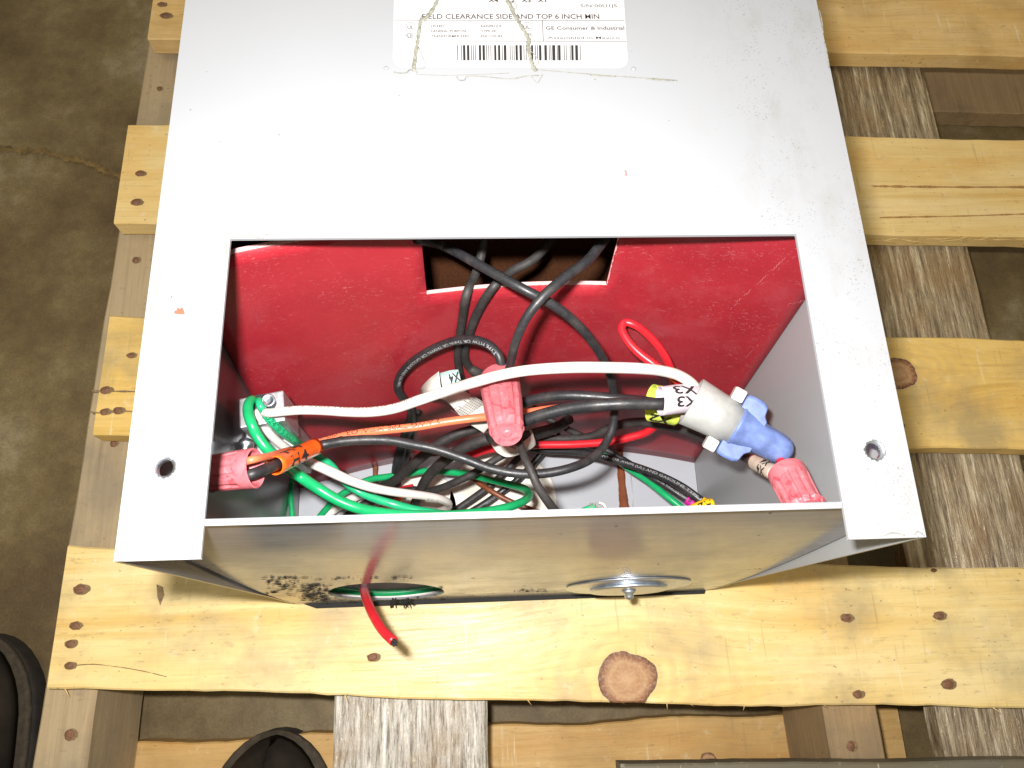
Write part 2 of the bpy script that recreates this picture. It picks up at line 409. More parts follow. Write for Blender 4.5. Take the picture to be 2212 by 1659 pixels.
_tc = {}
def text_mesh(s, bold=0.0):
    """verts and faces of a line of lettering, x from 0 to its width, cap height 1"""
    if (s, bold) in _tc: return _tc[(s, bold)]
    cu = bpy.data.curves.new('tmp', 'FONT'); cu.body = s; cu.size = 1.0; cu.offset = bold; cu.resolution_u = 3
    tmp = bpy.data.objects.new('tmp', cu); me = bpy.data.meshes.new_from_object(tmp)
    vs = np.array([v.co[:] for v in me.vertices]) if len(me.vertices) else np.zeros((0, 3)); fs = [tuple(p.vertices) for p in me.polygons]
    bpy.data.objects.remove(tmp); bpy.data.curves.remove(cu)
    if len(vs):
        vs[:, 0] -= vs[:, 0].min(); vs[:, :2] /= .70
    _tc[(s, bold)] = (vs, fs, vs[:, 0].max() if len(vs) else 1)
    return _tc[(s, bold)]
def flat_text(mb, s, org, right, up, width, height, bold=0.0, skip=None):
    vs, fs, w = text_mesh(s, bold)
    out = [Vector(org) + Vector(right) * (v[0] / w * width) + Vector(up) * (v[1] * height) for v in vs]
    if skip: fs = [f for f in fs if not skip(out[f[0]])]
    mb.add(out, fs)
CPV = Vector(CP)
class Path:
    def __init__(s, pts, rad):
        s.p = pts; s.r = rad; s.s = [0]
        for a, b_ in zip(pts, pts[1:]): s.s.append(s.s[-1] + (b_ - a).length)
        n = len(pts); s.t = [(pts[min(i + 1, n - 1)] - pts[max(i - 1, 0)]).normalized() for i in range(n)]
    def at(s, L_):
        L_ = max(0, min(s.s[-1] * .99999, L_))
        i = max(0, min(int(np.searchsorted(s.s, L_)) - 1, len(s.p) - 2))
        f = (L_ - s.s[i]) / max(1e-9, s.s[i + 1] - s.s[i])
        return s.p[i].lerp(s.p[i + 1], f), s.t[i].lerp(s.t[i + 1], f).normalized(), s.r[i] * (1 - f) + s.r[i + 1] * f
    def near(s, u, v):
        best = None
        for i, p in enumerate(s.p):
            q = R.T @ (np.array(p) - CP); uu = 1106 + q[0] / -q[2] * F; vv = 829.5 - q[1] / -q[2] * F
            d = (uu - u) ** 2 + (vv - v) ** 2
            if best is None or d < best[0]: best = (d, s.s[i])
        return best[1]
    def wrap(s, mb, txt, s0, height, flip=False, turn=0.0, grow=1.0, bold=0.0, spread=1.0, add=.00012):
        vs, fs, w = text_mesh(txt, bold); out = []
        # lettering is cut finely by its own outline, so it follows the bend
        for v in vs:
            Ls = s0 + (-1 if flip else 1) * v[0] * height * spread
            p, t, r = s.at(Ls); r *= grow
            n = (CPV - p); n = (n - n.dot(t) * t).normalized()
            tt = -t if flip else t; up = n.cross(tt)
            th = turn + (v[1] - .5) * height / r
            d = n * math.cos(th) + up * math.sin(th)
            out.append(p + d * (r + add))
        mb.add(out, fs)

# ------------------------------------------------------------------ the divider inside the box (needed to keep wires in front of it)
def panel_y(x, z): 
    k = (x + .15) / .30
    return (.080 + (.1345 - .080) * z / D) * (1 - k) + (.092 + (.1345 - .092) * z / D) * k + .021 * (1 - (x / .15) ** 2)
def panel_hit(u, v):
    d = ray(u, v); lo_, hi = .2, 1.2
    t0 = .25
    for i in range(400):
        p = CPV + d * t0
        if p.y > panel_y(p.x, p.z): break
        t0 += .002
    return p

# ================================================================== SETTING
floor_z = -0.132
mb = MB(); mb.add([(-3, -3, floor_z), (3, -3, floor_z), (3, 3, floor_z), (-3, 3, floor_z)], [(0, 1, 2, 3)])
fl = mb.obj('floor', M['concrete']); structure(fl)
M['seam'] = plain('floor_seam_filler', (.15, .095, .03), .8, 0, .5, 90)
mb = MB(); pts = [(-300, 300), (-120, 322), (0, 321), (50, 325), (102, 327), (140, 340), (175, 347), (215, 363), (252, 377), (330, 400), (500, 470), (900, 500)]
pp = catmull([U(a, b_, floor_z + .003) for a, b_ in pts], 10)
for i, p in enumerate(pp):
    w = .0012 + .0030 * random.random(); mb.v += [(p.x, p.y - w + random.uniform(-.002, .002), p.z), (p.x, p.y + w + random.uniform(-.002, .002), p.z)]
for i in range(len(pp) - 1): mb.f.append((2 * i, 2 * i + 2, 2 * i + 3, 2 * i + 1)); mb.sm.append(False)
structure(mb.obj('floor_seam', M['seam']))

# ================================================================== PALLET
PB = (0.05, 0.2, floor_z)
pallet = thing('wooden_pallet', 'worn yellow pine pallet on the stained floor carrying the grey metal box', 'pallet', PB)
pine_l, pine_m, pine_d = (.70, .47, .19), (.56, .33, .105), (.20, .11, .045)
knot1 = U(1358, 1469, 0); knot2 = U(1950, 806, 0); knotb = U(1740 / 1.0, 1640, -.107)
def rough_sawn(name, seed, silver=0):
    """grey-brown rough wood with long glossy ridges and painted glints"""
    mt, nt, b = new_mat(name); P0 = pos(nt)
    v1 = mapping(nt, P0, scale=(1, .045, .3), loc=(seed, 0, 0), rot=(0, 0, .03)); v2 = mapping(nt, P0, scale=(1, .10, .3), loc=(0, seed, 0), rot=(0, 0, .03))
    n1 = noise(nt, v1, 230, 5, .72, .3); n2 = noise(nt, v2, 620, 4, .7); n3 = noise(nt, P0, 22, 5, .6); n4 = noise(nt, P0, 900, 2)
    c = ramp(nt, n1, [(.32, (.20, .17, .13)), (.43, (.40, .36, .30)), (.55, (.56, .52, .46)), (.68, (.82, .79, .73))] if silver else [(.32, (.10, .068, .032)), (.44, (.25, .18, .10)), (.56, (.40, .31, .19)), (.66, (.74, .64, .45))])
    c = mix(nt, math_(nt, 'MULTIPLY', ramp(nt, n2, [(.36, (1, 1, 1)), (.48, (0, 0, 0))]), .65), c, (.05, .035, .02))
    c = mix(nt, math_(nt, 'MULTIPLY', ramp(nt, n3, [(.50, (0, 0, 0)), (.70, (1, 1, 1))]), .5), c, (.26, .135, .035))
    glint = math_(nt, 'MULTIPLY', ramp(nt, n2, [(.60, (0, 0, 0)), (.66, (1, 1, 1))]), ramp(nt, n4, [(.42, (0, 0, 0)), (.6, (1, 1, 1))]))
    c = mix(nt, math_(nt, 'MULTIPLY', glint, .8), c, (.78, .68, .45))  # pale flecks paint the glints into the wood colour
    L(nt, c, b.inputs['Base Color']); L(nt, ramp(nt, n2, [(.4, (.6,) * 3), (.62, (.25,) * 3)]), b.inputs['Roughness'])
    b.inputs['Specular IOR Level'].default_value = .8
    bump(nt, b, math_(nt, 'ADD', n1, n2), .8, .0018)
    return mt
W_ = {
 'b1': wood('pine_board_with_big_knot', (.80, .61, .27), (.65, .44, .145), (.22, .15, .07), [(knot1.x, knot1.y, .0185)], 1, gray=(.34, .28, .17), stains=.60, rough=.40),
 'b2': wood('pine_board_smudged', (.72, .48, .145), (.58, .36, .085), (.18, .10, .04), [(knot2.x - .004, knot2.y, .0135)], 5, gray=(.27, .22, .13), stains=.6),
 'b3': wood('pine_board_straight', (.78, .575, .245), (.65, .43, .14), (.30, .16, .06), [], 9, stains=.15),
 'b4': wood('pine_board_far', (.74, .50, .20), (.60, .37, .12), (.22, .13, .05), [(.36, .56, .008)], 13, stains=.5),
 'bb': wood('pine_board_orange', (.60, .38, .14), (.48, .28, .09), (.2, .11, .05), [(.165, -.128, .006)], 17, stains=.35),
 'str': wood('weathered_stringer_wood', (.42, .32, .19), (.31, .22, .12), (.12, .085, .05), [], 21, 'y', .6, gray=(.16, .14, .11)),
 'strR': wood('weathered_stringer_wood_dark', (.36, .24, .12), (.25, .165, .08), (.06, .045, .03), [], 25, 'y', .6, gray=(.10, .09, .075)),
 'wide': rough_sawn('silvery_rough_sawn_wood', 3.0, 1),
 'unused': wood('silvery_rough_sawn_wood', (.40, .32, .22), (.23, .165, .10), (.06, .04, .02), [], 29, 'y', .33, gray=(.24, .16, .07), sheen=True, grainscale=.8),
 'grey': wood('grey_weathered_wood', (.15, .13, .09), (.11, .095, .065), (.04, .032, .022), [], 33, 'x', .6, gray=(.12, .11, .09)),
}
def edge_board(x0, x1, yb0, yb1, yt0, yt1, z0, z1, rough=.0012, seed=1, ends=(0, 0), fray=0):
    """board along x: its two long edges run slightly wavy"""
    rnd = random.Random(seed); n = 90; mb = MB(); rows = []
    ph = [rnd.uniform(0, 6.28) for _ in range(6)]
    for i in range(n + 1):
        f = i / n; x = x0 + (x1 - x0) * f
        wv = lambda k: rough * (math.sin(9 * f * (k + 1) + ph[k]) + .5 * math.sin(31 * f + ph[k + 1])) + rnd.uniform(-1, 1) * rough * .35
        yb = yb0 + (yb1 - yb0) * f + wv(0) ; yt = yt0 + (yt1 - yt0) * f + wv(2)
        sk0 = ends[0] * (1 - f) ** 30; sk1 = ends[1] * f ** 30
        rows.append([(x, yb + .0008, z0), (x, yb, z0 + .001), (x, yb, z1 - .0012), (x, yb + .0012, z1), (x, yt - .0012, z1), (x, yt, z1 - .0012), (x, yt, z0)])
    m_ = 7
    vs = [v for r in rows for v in r]; fs = []
    for i in range(n):
        for k in range(m_): fs.append((i * m_ + k, (i + 1) * m_ + k, (i + 1) * m_ + (k + 1) % m_, i * m_ + (k + 1) % m_))
    fs += [tuple(range(m_)), tuple(n * m_ + k for k in range(m_))[::-1]]
    mb.add(vs, fs); return mb
TH = .019
def line_y(p, q, x): return p[1] + (q[1] - p[1]) * (x - p[0]) / (q[0] - p[0])
XR = .75
def deck(name_mat, TL, BL, TR, BR, seed, rough=.0010, zt=-.0006):
    x0 = .5 * (TL[0] + BL[0])
    b_ = edge_board(x0, XR, line_y(BL, BR, x0), line_y(BL, BR, XR), line_y(TL, TR, x0), line_y(TL, TR, XR), zt - TH, zt, rough, seed)
    return b_.obj('deck_board', name_mat, pallet)
ZF = -.0056
def xy(u, v, z=ZF): p_ = U(u, v, z); return (p_.x, p_.y)
d1 = deck(W_['b1'], xy(150, 1180), xy(97, 1490), xy(2212, 1228), xy(2212, 1532), 3, .0014, ZF)
d1['label'] = 'front deck board with the big brown knot'
d2 = deck(W_['b2'], (-.3029, .2223), (-.3054, .1245), (.4358, .1897), (.412, .0972), 4)
d3 = deck(W_['b3'], (-.3118, .4041), (-.3119, .3074), (.4865, .3864), (.4608, .2866), 5)
d4 = deck(W_['b4'], (-.3063, .598), (-.3063, .4962), (.511, .583), (.511, .4814), 6)
zs = -.0056 - TH - .0004
def ybeam(x0, x1, y0, y1, z0, z1, mat, name, lean=0, bev=.0015):
    mb = MB(); n = 40; rnd = random.Random(int(x0 * 1e4))
    rows = []
    for i in range(n + 1):
        y = y0 + (y1 - y0) * i / n; w = rnd.uniform(-.0005, .0005); l = lean * (y - 0)
        rows.append([(x0 + l + w, y, z0), (x0 + l + w, y, z1 - bev), (x0 + l + w + bev, y, z1), (x1 + l - w - bev, y, z1), (x1 + l - w, y, z1 - bev), (x1 + l - w, y, z0)])
    vs = [v for r in rows for v in r]; fs = []
    for i in range(n):
        for k in range(6): fs.append((i * 6 + k, (i + 1) * 6 + k, (i + 1) * 6 + (k + 1) % 6, i * 6 + (k + 1) % 6))
    fs += [tuple(range(6)), tuple(n * 6 + k for k in range(6))]
    mb.add(vs, fs); return mb.obj(name, mat, pallet)
lx = [(313, 150), (249, 586), (201, 948), (165, 1177), (97, 1510)]
ybeam(-.3235, -.2875, -.40, .80, -.107, zs, W_['str'], 'stringer', .012)
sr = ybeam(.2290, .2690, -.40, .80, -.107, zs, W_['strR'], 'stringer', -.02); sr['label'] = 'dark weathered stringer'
ybeam(-.1221, -.0137, -.36, .78, zs - .017, zs, W_['wide'], 'lengthwise_board', .0)
ybeam(.3150, .4275, -.36, .80, zs - .017, zs, rough_sawn('rough_sawn_wood_brown', 7.0), 'lengthwise_board', .0)
# bottom boards lying on the floor under the stringers
p = U(318, 1605, -.1075); q = U(1712, 1540, -.1075); e = U(1944, 1560, -.1075)
mbb = edge_board(-.33, e.x, line_y(p, q, -.33) - .12, line_y(p, q, e.x) - .12, line_y(p, q, -.33), line_y(p, q, e.x), floor_z + .001, -.1075, .0012, 9)
bo = mbb.obj('bottom_board', W_['bb'], pallet); bo['label'] = 'orange pine bottom board under the stringers'
p = U(2100, 228, -.1075)
mbb = edge_board(-.33, XR, p.y, p.y - .01, p.y + .1, p.y + .09, floor_z + .001, -.1075, .0012, 11)
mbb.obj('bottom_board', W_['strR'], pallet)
# grey plank across the very front
p = U(1340, 1650, .0)
mbb = edge_board(p.x, XR, p.y - .10, p.y - .115, p.y, U(2212, 1648, 0).y - .012, -.0195, -.0005, .0006, 12)
gp = mbb.obj('deck_board', W_['grey'], pallet); gp['label'] = 'weathered grey board at the front edge of the pallet'

# nails: a rusty head in a dented, stained hole
def nail(u, v, z, board, r=.0034, e=1.4, hole=True):
    r *= .60 + .12 * random.random()
    p = U(u, v, z); rnd = random.Random(int(u * 7 + v))
    mb = MB(); n = 18
    ring = []
    for k in range(n):
        a = 2 * math.pi * k / n; rr = r * (1 + rnd.uniform(-.07, .07))
        ring.append((p.x + rr * e * math.cos(a) * .8, p.y + rr * math.sin(a) * .9, z + .0004))
    top = [(x * .8 + p.x * .2, y * .8 + p.y * .2, z + .0012 + rnd.uniform(-.0002, .0002)) for x, y, _ in ring]
    mb.add(ring + top + [(p.x, p.y, z + .0010)], [(k, (k + 1) % n, n + (k + 1) % n, n + k) for k in range(n)] + [(n + k, n + (k + 1) % n, 2 * n) for k in range(n)], True)
    o = mb.obj('nail', M['rust'], pallet); sub(board, o)
    if hole:
        mb = MB(); ring = []
        for k in range(n):
            a = 2 * math.pi * k / n; rr = r * 1.22 * (1 + rnd.uniform(-.10, .10))
            ring.append((p.x + r * .3 + rr * e * math.cos(a), p.y + rr * .85 * math.sin(a), z + .00025))
        mb.add(ring + [(p.x + r * .3, p.y, z + .00025)], [(k, (k + 1) % n, n) for k in range(n)])
        o = mb.obj('nail_dent', M['nailhole'], pallet); sub(board, o)
zt = ZF
for u, v, r in [(173, 1273, .0052), (162, 1352, .0045), (152, 1391, .0046), (150, 1438, .004), (805, 1420, .0042), (1828, 1335, .0045), (1852, 1500, .0045), (2028, 1330, .005), (2047, 1478, .005), (2016, 1232, .0022)]:
    nail(u, v, zt, d1, r)
zt = -.0006
for u, v, r in [(228, 843, .0045), (226, 890, .0045), (283, 768, .0040), (255, 887, .0042), (1945, 920, .0030)]:
    nail(u, v, zt, d2, r)
for u, v, r in [(302, 375, .0048), (294, 437, .0045)]: nail(u, v, zt, d3, r)
for u, v, r in [(349, 10, .004), (357, 34, .005)]: nail(u, v, zt, d4, r)
strl = [o for o in bpy.data.objects if o.name == 'stringer'][0]
for u, v, r in [(344, 192, .004), (293, 562, .0045), (245, 958, .0048), (150, 1587, .0055)]: nail(u, v, zs, strl, r, 1.0)
nail(1838, 1612, zs, sr, .0055, 1.0)
# splinters frayed off the far board and the front board
mb = MB()
for i in range(16):
    u = 1880 + i * 22 + random.uniform(-14, 14); p0 = U(u, 519 + random.uniform(-3, 4), -.006)
    p1 = p0 + Vector((random.uniform(.008, .026), random.uniform(-.005, .002), random.uniform(0, .004)))
    tube_mesh(mb, [p0, (p0 + p1) / 2 + Vector((0, 0, .0015)), p1], [.0003, .0003, .0001], 5)
o = mb.obj('splinters', W_['b3'], pallet); sub(d3, o)
mb = MB()
for u, v in [(745, 1505), (1135, 1509), (1330, 1512), (1440, 1516), (1610, 1520), (1775, 1522), (2140, 1527), (140, 1490), (1480, 1518)]:
    p0 = U(u, v - 3, -.008); p1 = p0 + Vector((random.uniform(-.004, .008), -random.uniform(.003, .006), 0))
    tube_mesh(mb, [p0, p1], [.0006, .0001], 5)
o = mb.obj('splinters', W_['b1'], pallet); sub(d1, o)
# cracks in the boards
M['growth'] = plain('brown_growth_line', (.36, .19, .06), .7, 0, .3, 300)
def crack(pts, z, board, w=.0004, mat='nailhole', name='crack'):
    mb = MB(); pp = catmull([U(a, b_, z + .0003) for a, b_ in pts], 6)
    for p in pp:
        ww = w * random.uniform(.4, 1.3); mb.v += [(p.x, p.y - ww, p.z), (p.x, p.y + ww, p.z)]
    for i in range(len(pp) - 1): mb.f.append((2 * i, 2 * i + 2, 2 * i + 3, 2 * i + 1)); mb.sm.append(False)
    o = mb.obj(name, M[mat], pallet); sub(board, o)
crack([(155, 1438), (200, 1435), (250, 1440), (310, 1450), (360, 1462)], ZF, d1, .0003)
crack([(198, 844), (240, 845), (300, 846)], zt, d2, .0007)
crack([(196, 890), (230, 893), (260, 888), (300, 890)], zt, d2, .0005)
crack([(1885, 402), (1960, 403), (2060, 404), (2212, 404)], zt, d3, .0011, 'growth', 'growth_line')
crack([(1900, 470), (2000, 468), (2100, 466), (2212, 462)], zt, d3, .0008, 'growth', 'growth_line')
# torn notch in the front board beside the box corner
mb = MB(); a = [U(a_, b_, ZF + .0004) for a_, b_ in ((338, 1262), (352, 1268), (355, 1285), (346, 1308), (340, 1290))]
mb.add(a, [(0, 1, 2, 3, 4)]); o = mb.obj('torn_notch', M['nailhole'], pallet); sub(d1, o)

# ================================================================== THE TRANSFORMER BOX
BB = (0, .15, 0)
box = thing('transformer_box', 'light grey steel box lying on its back with an open wiring window', 'electrical box', BB)
T = .0016
YE = .62    # far end, beyond the frame
xl, xr, yo = -.1195, .1199, .1300
h1 = U(355, 1010, D); h2 = U(1889, 973, D)
outline = [(-HW, 0.0), (xl, 0.0), (xl, yo), (xr, yo), (xr, 0.0), (HW, 0.0), (HW, YE), (-HW, YE)]
me = sheet(outline, [circ(h1.x, h1.y, .0033, 28), circ(h2.x, h2.y, .0033, 28)], (1, 0, 0), (0, 1, 0), (0, 0, D - T / 2), T, (0, 0, 1))
cover = link_mesh('front_cover', me, M['cover'], box, .0004)
for hh in (h1, h2):
    mb = MB(); n = 40; rnd = random.Random(5); ri = .00335; 
    v1 = []; v2 = []; v3 = []
    for k in range(n):
        a = 2 * math.pi * k / n; ro = ri + .0009 * rnd.uniform(.5, 1.4)
        v1.append((hh.x + ri * math.cos(a), hh.y + ri * math.sin(a), D + .00015)); v2.append((hh.x + ro * math.cos(a), hh.y + ro * math.sin(a), D + .00012))
        v3.append((hh.x + ri * .985 * math.cos(a), hh.y + ri * .985 * math.sin(a), D - .004))
    mb.add(v1 + v2 + v3, [(k, (k + 1) % n, n + (k + 1) % n, n + k) for k in range(n)] + [(k, (k + 1) % n, 2 * n + (k + 1) % n, 2 * n + k) for k in range(n)], True)
    o = mb.obj('hole_rim', M['zinc'], box); sub(cover, o)
# side walls: the near end stops short, the plate sits behind it
for sx in (-1, 1):
    x0 = sx * HW; x1 = sx * (HW - T)
    poly = [(0.0, D - T - .0002), (YE, D - T - .0002), (YE, 0), (-.0008, 0), (0.0, .066)]
    mb = MB(); a = [(x0, y, z) for y, z in poly]; b_ = [(x1, y, z) for y, z in poly]; n = len(poly)
    mb.add(a + b_, [tuple(range(n)), tuple(range(n, 2 * n))[::-1]] + [(k, (k + 1) % n, n + (k + 1) % n, n + k) for k in range(n)])
    w_o = mb.obj('side_wall', M['wallpaint'] if sx > 0 else M['wallpaint_shaded'], box)
mb = MB(); mb.box(-HW + T + .0002, HW - T - .0002, .0012, YE, .0002, .0002 + T)
backp = mb.obj('back_panel', M['inner'], box)
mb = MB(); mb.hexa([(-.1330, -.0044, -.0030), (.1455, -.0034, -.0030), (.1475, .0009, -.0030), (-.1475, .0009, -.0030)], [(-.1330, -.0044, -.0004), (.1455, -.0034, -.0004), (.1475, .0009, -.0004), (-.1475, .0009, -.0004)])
mb.obj('shadow_gap_strip', M['grime'], box)  # added black strip: stands in for the shadow gap below the end plate
mb = MB(); mb.box(-HW + T + .0002, HW - T - .0002, YE - T, YE - .0002, .003, D - T - .001); mb.obj('far_end_panel', M['inner'], box)

# end plate: leans back a little towards its top edge
pT = Vector((0, .0130, D - .0006)); pB = Vector((0, -.0012, .0004))
pu = (pT - pB).normalized(); PLH = (pT - pB).length
pn = Vector((1, 0, 0)).cross(pu).normalized()     # faces -y
if pn.y > 0: pn = -pn
BOW = .0032
def bow(q): return 4 * BOW * q * (1 - q) if 0 < q < 1 else 0
def plate_uv(u, v):
    d = ray(u, v); o_ = pB.copy()
    for _ in range(6):
        t = (o_ - CPV).dot(pn) / d.dot(pn); p = CPV + d * t
        q = (p - pB).dot(pu) / PLH; o_ = pB - Vector((0, bow(q), 0))
    return p.x, (p - pB).dot(pu)
def PP(x, y): return pB + Vector((x, 0, 0)) + pu * y - Vector((0, bow(y / PLH), 0))
hc = [plate_uv(696, 1276), plate_uv(958, 1274)]
ha = (hc[0][0] + hc[1][0]) / 2; hb = (hc[0][1] + hc[1][1]) / 2; hr = (hc[1][0] - hc[0][0]) / 2
ha, hb = ha, max(hb, hr + .004) if False else hb
hv0 = plate_uv(826, 1259)[1]; hv1 = plate_uv(826, 1296)[1]
print('HOLE', ha, hb, hr, 'v range', hv0, hv1)
hb = (hv0 + hv1) / 2; hry = abs(hv0 - hv1) / 2
rndh = random.Random(3)
hole = [(ha + hr * math.cos(2 * math.pi * k / 60) * (1 + rndh.uniform(-.01, .01)), hb + hry * math.sin(2 * math.pi * k / 60)) for k in range(60)]
x_in = HW - T - .0020; BOW = .0032
me = sheet([(-x_in, 0), (x_in, 0), (x_in, PLH), (-x_in, PLH)], [hole], (1, 0, 0), tuple(pu), tuple(pB - pn * .0008), .0014, tuple(-pn))
bm = bmesh.new(); bm.from_mesh(me)
for k in range(1, 20):
    co = pB + pu * (PLH * k / 20)
    bmesh.ops.bisect_plane(bm, geom=bm.verts[:] + bm.edges[:] + bm.faces[:], plane_co=co, plane_no=pu)
for v in bm.verts:
    q_ = (v.co - pB).dot(pu) / PLH; v.co -= Vector((0, bow(q_), 0))
for f in bm.faces: f.smooth = True
for e_ in bm.edges:
    e_.smooth = len(e_.link_faces) == 2 and e_.calc_face_angle(0) < .5
bm.to_mesh(me); bm.free()
plate = link_mesh('end_plate', me, M['plate'], box)
# folded lip along the top of the plate
mb = MB(); yl0, yl1 = .0122, .0146
mb.box(xl - .028, xr + .028, yl0, yl1, D - .0014 - T, D - T - .0002 + .0014)
mb = MB(); mb.box(xl + .0002, xr - .0002, .0118, .0142, D - .0012, D + .0001)
o = mb.obj('plate_lip', M['cover'], box, .0003); sub(plate, o)
# knockout plug with washers and bolt
cc = plate_uv(1368, 1256); ce = plate_uv(1229, 1262), plate_uv(1503, 1252)
kr = (ce[1][0] - ce[0][0]) / 2; kc = (ce[0][0] + ce[1][0]) / 2; kv = max(plate_uv(1366, 1262)[1], .03)
print('PLUG', kc, kv, kr, PLH)
def lathe(mb, org, ax, prof, seg=40, ribs=None, sq=1.0):
    """prof: list of (distance along ax, radius)"""
    ax = Vector(ax).normalized(); a = ax.orthogonal().normalized(); b_ = ax.cross(a); vs = []; n = len(prof)
    for (h, r) in prof:
        for k in range(seg):
            th = 2 * math.pi * k / seg; rr = r * (ribs(th, h) if ribs else 1)
            vs.append(Vector(org) + ax * h + (a * math.cos(th) + b_ * math.sin(th) * sq) * rr)
    fs = [(i * seg + k, i * seg + (k + 1) % seg, (i + 1) * seg + (k + 1) % seg, (i + 1) * seg + k) for i in range(n - 1) for k in range(seg)]
    if prof[0][1] > 1e-5: fs.append(tuple(range(seg)))
    if prof[-1][1] > 1e-5: fs.append(tuple((n - 1) * seg + k for k in range(seg)))
    mb.add(vs, fs, True)
kvr = .030
kv = max(.0345, plate_uv(1368, 1262)[1]); pc = PP(kc, kv); print('KV', kv, kr)
mb = MB(); lathe(mb, pc, pn, [(.0003, kr * .9), (.0006, kr), (.0013, kr), (.0016, kr - .0006), (.0012, kr - .003), (.0013, kr * .70), (.0022, kr * .66), (.0022, .001)], 64)
plug = mb.obj('knockout_plug', M['zinc'], box)
mb = MB(); lathe(mb, pc, pn, [(.0024, kr * .62), (.0036, kr * .64), (.0042, kr * .62), (.0038, kr * .45), (.0036, .0035), (.0036, .001)], 56); o = mb.obj('washer', M['zinc'], box); sub(plug, o)
mb = MB(); lathe(mb, pc, pn, [(.0036, .0046), (.0052, .0044), (.0056, .0030), (.0078, .0028), (.0090, .0020), (.0094, .0006)], 24); o = mb.obj('bolt', M['zinc'], box); sub(plug, o)
# black grime around the cable hole
mb = MB(); rnd = random.Random(11)
for (u0, u1, v0, v1, cnt, s) in [(575, 645, 1245, 1282, 70, .0009), (650, 705, 1262, 1296, 80, .0012), (645, 780, 1286, 1300, 50, .0010), (620, 980, 1262, 1300, 60, .0009), (845, 890, 1285, 1305, 60, .0016), (930, 960, 1268, 1280, 20, .0014), (560, 900, 1245, 1252, 50, .0007), (1110, 1180, 1272, 1278, 30, .0006)]:
    for _ in range(cnt):
        x_, y_ = plate_uv(rnd.uniform(u0, u1), rnd.uniform(v0, v1))
        ex = (x_ - ha) / (hr * 1.0); ey = (y_ - hb) / (hry * 1.0)
        if ex * ex + ey * ey < 1.05 or y_ < .002: continue
        c = PP(x_, y_) + pn * .0002
        r = s * rnd.uniform(.3, 1.0); ang = rnd.uniform(-.5, .5)
        e1 = Vector((1, 0, 0)) * r * rnd.uniform(1, 5); e2 = pu * r * rnd.uniform(.4, 2.2)
        k = 7; ring = [c + e1 * math.cos(6.283 * q_ / k) * rnd.uniform(.6, 1) + e2 * math.sin(6.283 * q_ / k) * rnd.uniform(.6, 1.2) for q_ in range(k)]
        mb.add(ring + [c + pn * r * .5], [(q_, (q_ + 1) % k, k) for q_ in range(k)])
for _ in range(26):
    x_, y_ = plate_uv(rnd.uniform(845, 893), rnd.uniform(1290, 1300)); c = PP(x_, max(.003, y_)) + pn * .0005
    tube_mesh(mb, [c, c + Vector((rnd.uniform(-.0015, .0015), -.0012, -.001)), c + Vector((rnd.uniform(-.003, .004), -rnd.uniform(.002, .005), -.003))], [.0006, .0005, .0003], 5)
o = mb.obj('grime', M['grime'], box); sub(plate, o)
M['plate_inside'] = M['inner']

# red divider board
xe = HW - T - .0006; ztop = .2590
cl = panel_hit(916, 575); cr = panel_hit(1316, 585); cb0 = panel_hit(922, 632); cb1 = panel_hit(1308, 612)
print('CUT', cl, cr, cb0, cb1)
def pgrid(mb, x0, x1, z0f, z1f, nx, nz):
    vs = []
    for i in range(nx + 1):
        x = x0 + (x1 - x0) * i / nx
        for j in range(nz + 1):
            z = z0f(x) + (z1f(x) - z0f(x)) * j / nz
            vs.append((x, panel_y(x, z), z))
    m_ = nz + 1
    mb.add(vs, [(i * m_ + j, (i + 1) * m_ + j, (i + 1) * m_ + j + 1, i * m_ + j + 1) for i in range(nx) for j in range(nz)], True)
cutL, cutR = cl.x, cr.x
zc = lambda x: cb0.z + (cb1.z - cb0.z) * (x - cb0.x) / (cb1.x - cb0.x)
zb = lambda x: .0020
ztf = lambda x: ztop + .0195 * min(1, max(0, (x + .095) / .06))
mb = MB()
pgrid(mb, -xe, cutL, zb, zc, 16, 18); pgrid(mb, cutL, cutR, zb, zc, 16, 18); pgrid(mb, cutR, xe, zb, zc, 16, 18)
pgrid(mb, -xe, cutL, zc, ztf, 16, 6); pgrid(mb, cutR, xe, zc, ztf, 16, 6)
panel = mb.obj('divider_board', M['panel'], box)
bm = bmesh.new(); bm.from_mesh(panel.data); bmesh.ops.remove_doubles(bm, verts=bm.verts, dist=.00005)
bmesh.ops.recalc_face_normals(bm, faces=bm.faces)
if sum(f.normal.y for f in bm.faces) > 0: bmesh.ops.reverse_faces(bm, faces=bm.faces)
bm.to_mesh(panel.data); bm.free()
sd = panel.modifiers.new('wall', 'SOLIDIFY'); sd.thickness = .0012; sd.offset = -1
# raw pale edges
mb = MB(); n = 70
def edge_strip(f, n=60, w=.00042):
    prev = None
    for i in range(n + 1):
        a, b_ = f(i / n)
        a = Vector(a); b_ = Vector(b_) 
        j = random.uniform(-.35, .35) * w
        cur = (a + Vector((0, -.0002, j)), b_ + Vector((0, .0002, 0)), a + Vector((0, -.0002, -w * random.uniform(.5, 1.4))))
        if prev:
            mb.add([prev[0], cur[0], cur[1], prev[1]], [(0, 1, 2, 3)]); mb.add([prev[2], cur[2], cur[0], prev[0]], [(0, 1, 2, 3)])
        prev = cur
def ef(t):
    x = cutL + (cutR - cutL) * t; z = zc(x) + .0002; return (x, panel_y(x, z), z), (x, panel_y(x, z) + .0016, z)
edge_strip(ef)
o = mb.obj('raw_edge', M['paneledge'], box); sub(panel, o); mb = MB()
def ef(t):
    x = -xe + (.06) * t; z = ztf(x) + .0002; return (x, panel_y(x, z), z), (x, panel_y(x, z) + .0018, z)
edge_strip(ef)
o = mb.obj('raw_edge', M['paneledge'], box); sub(panel, o); mb = MB()
prev = None
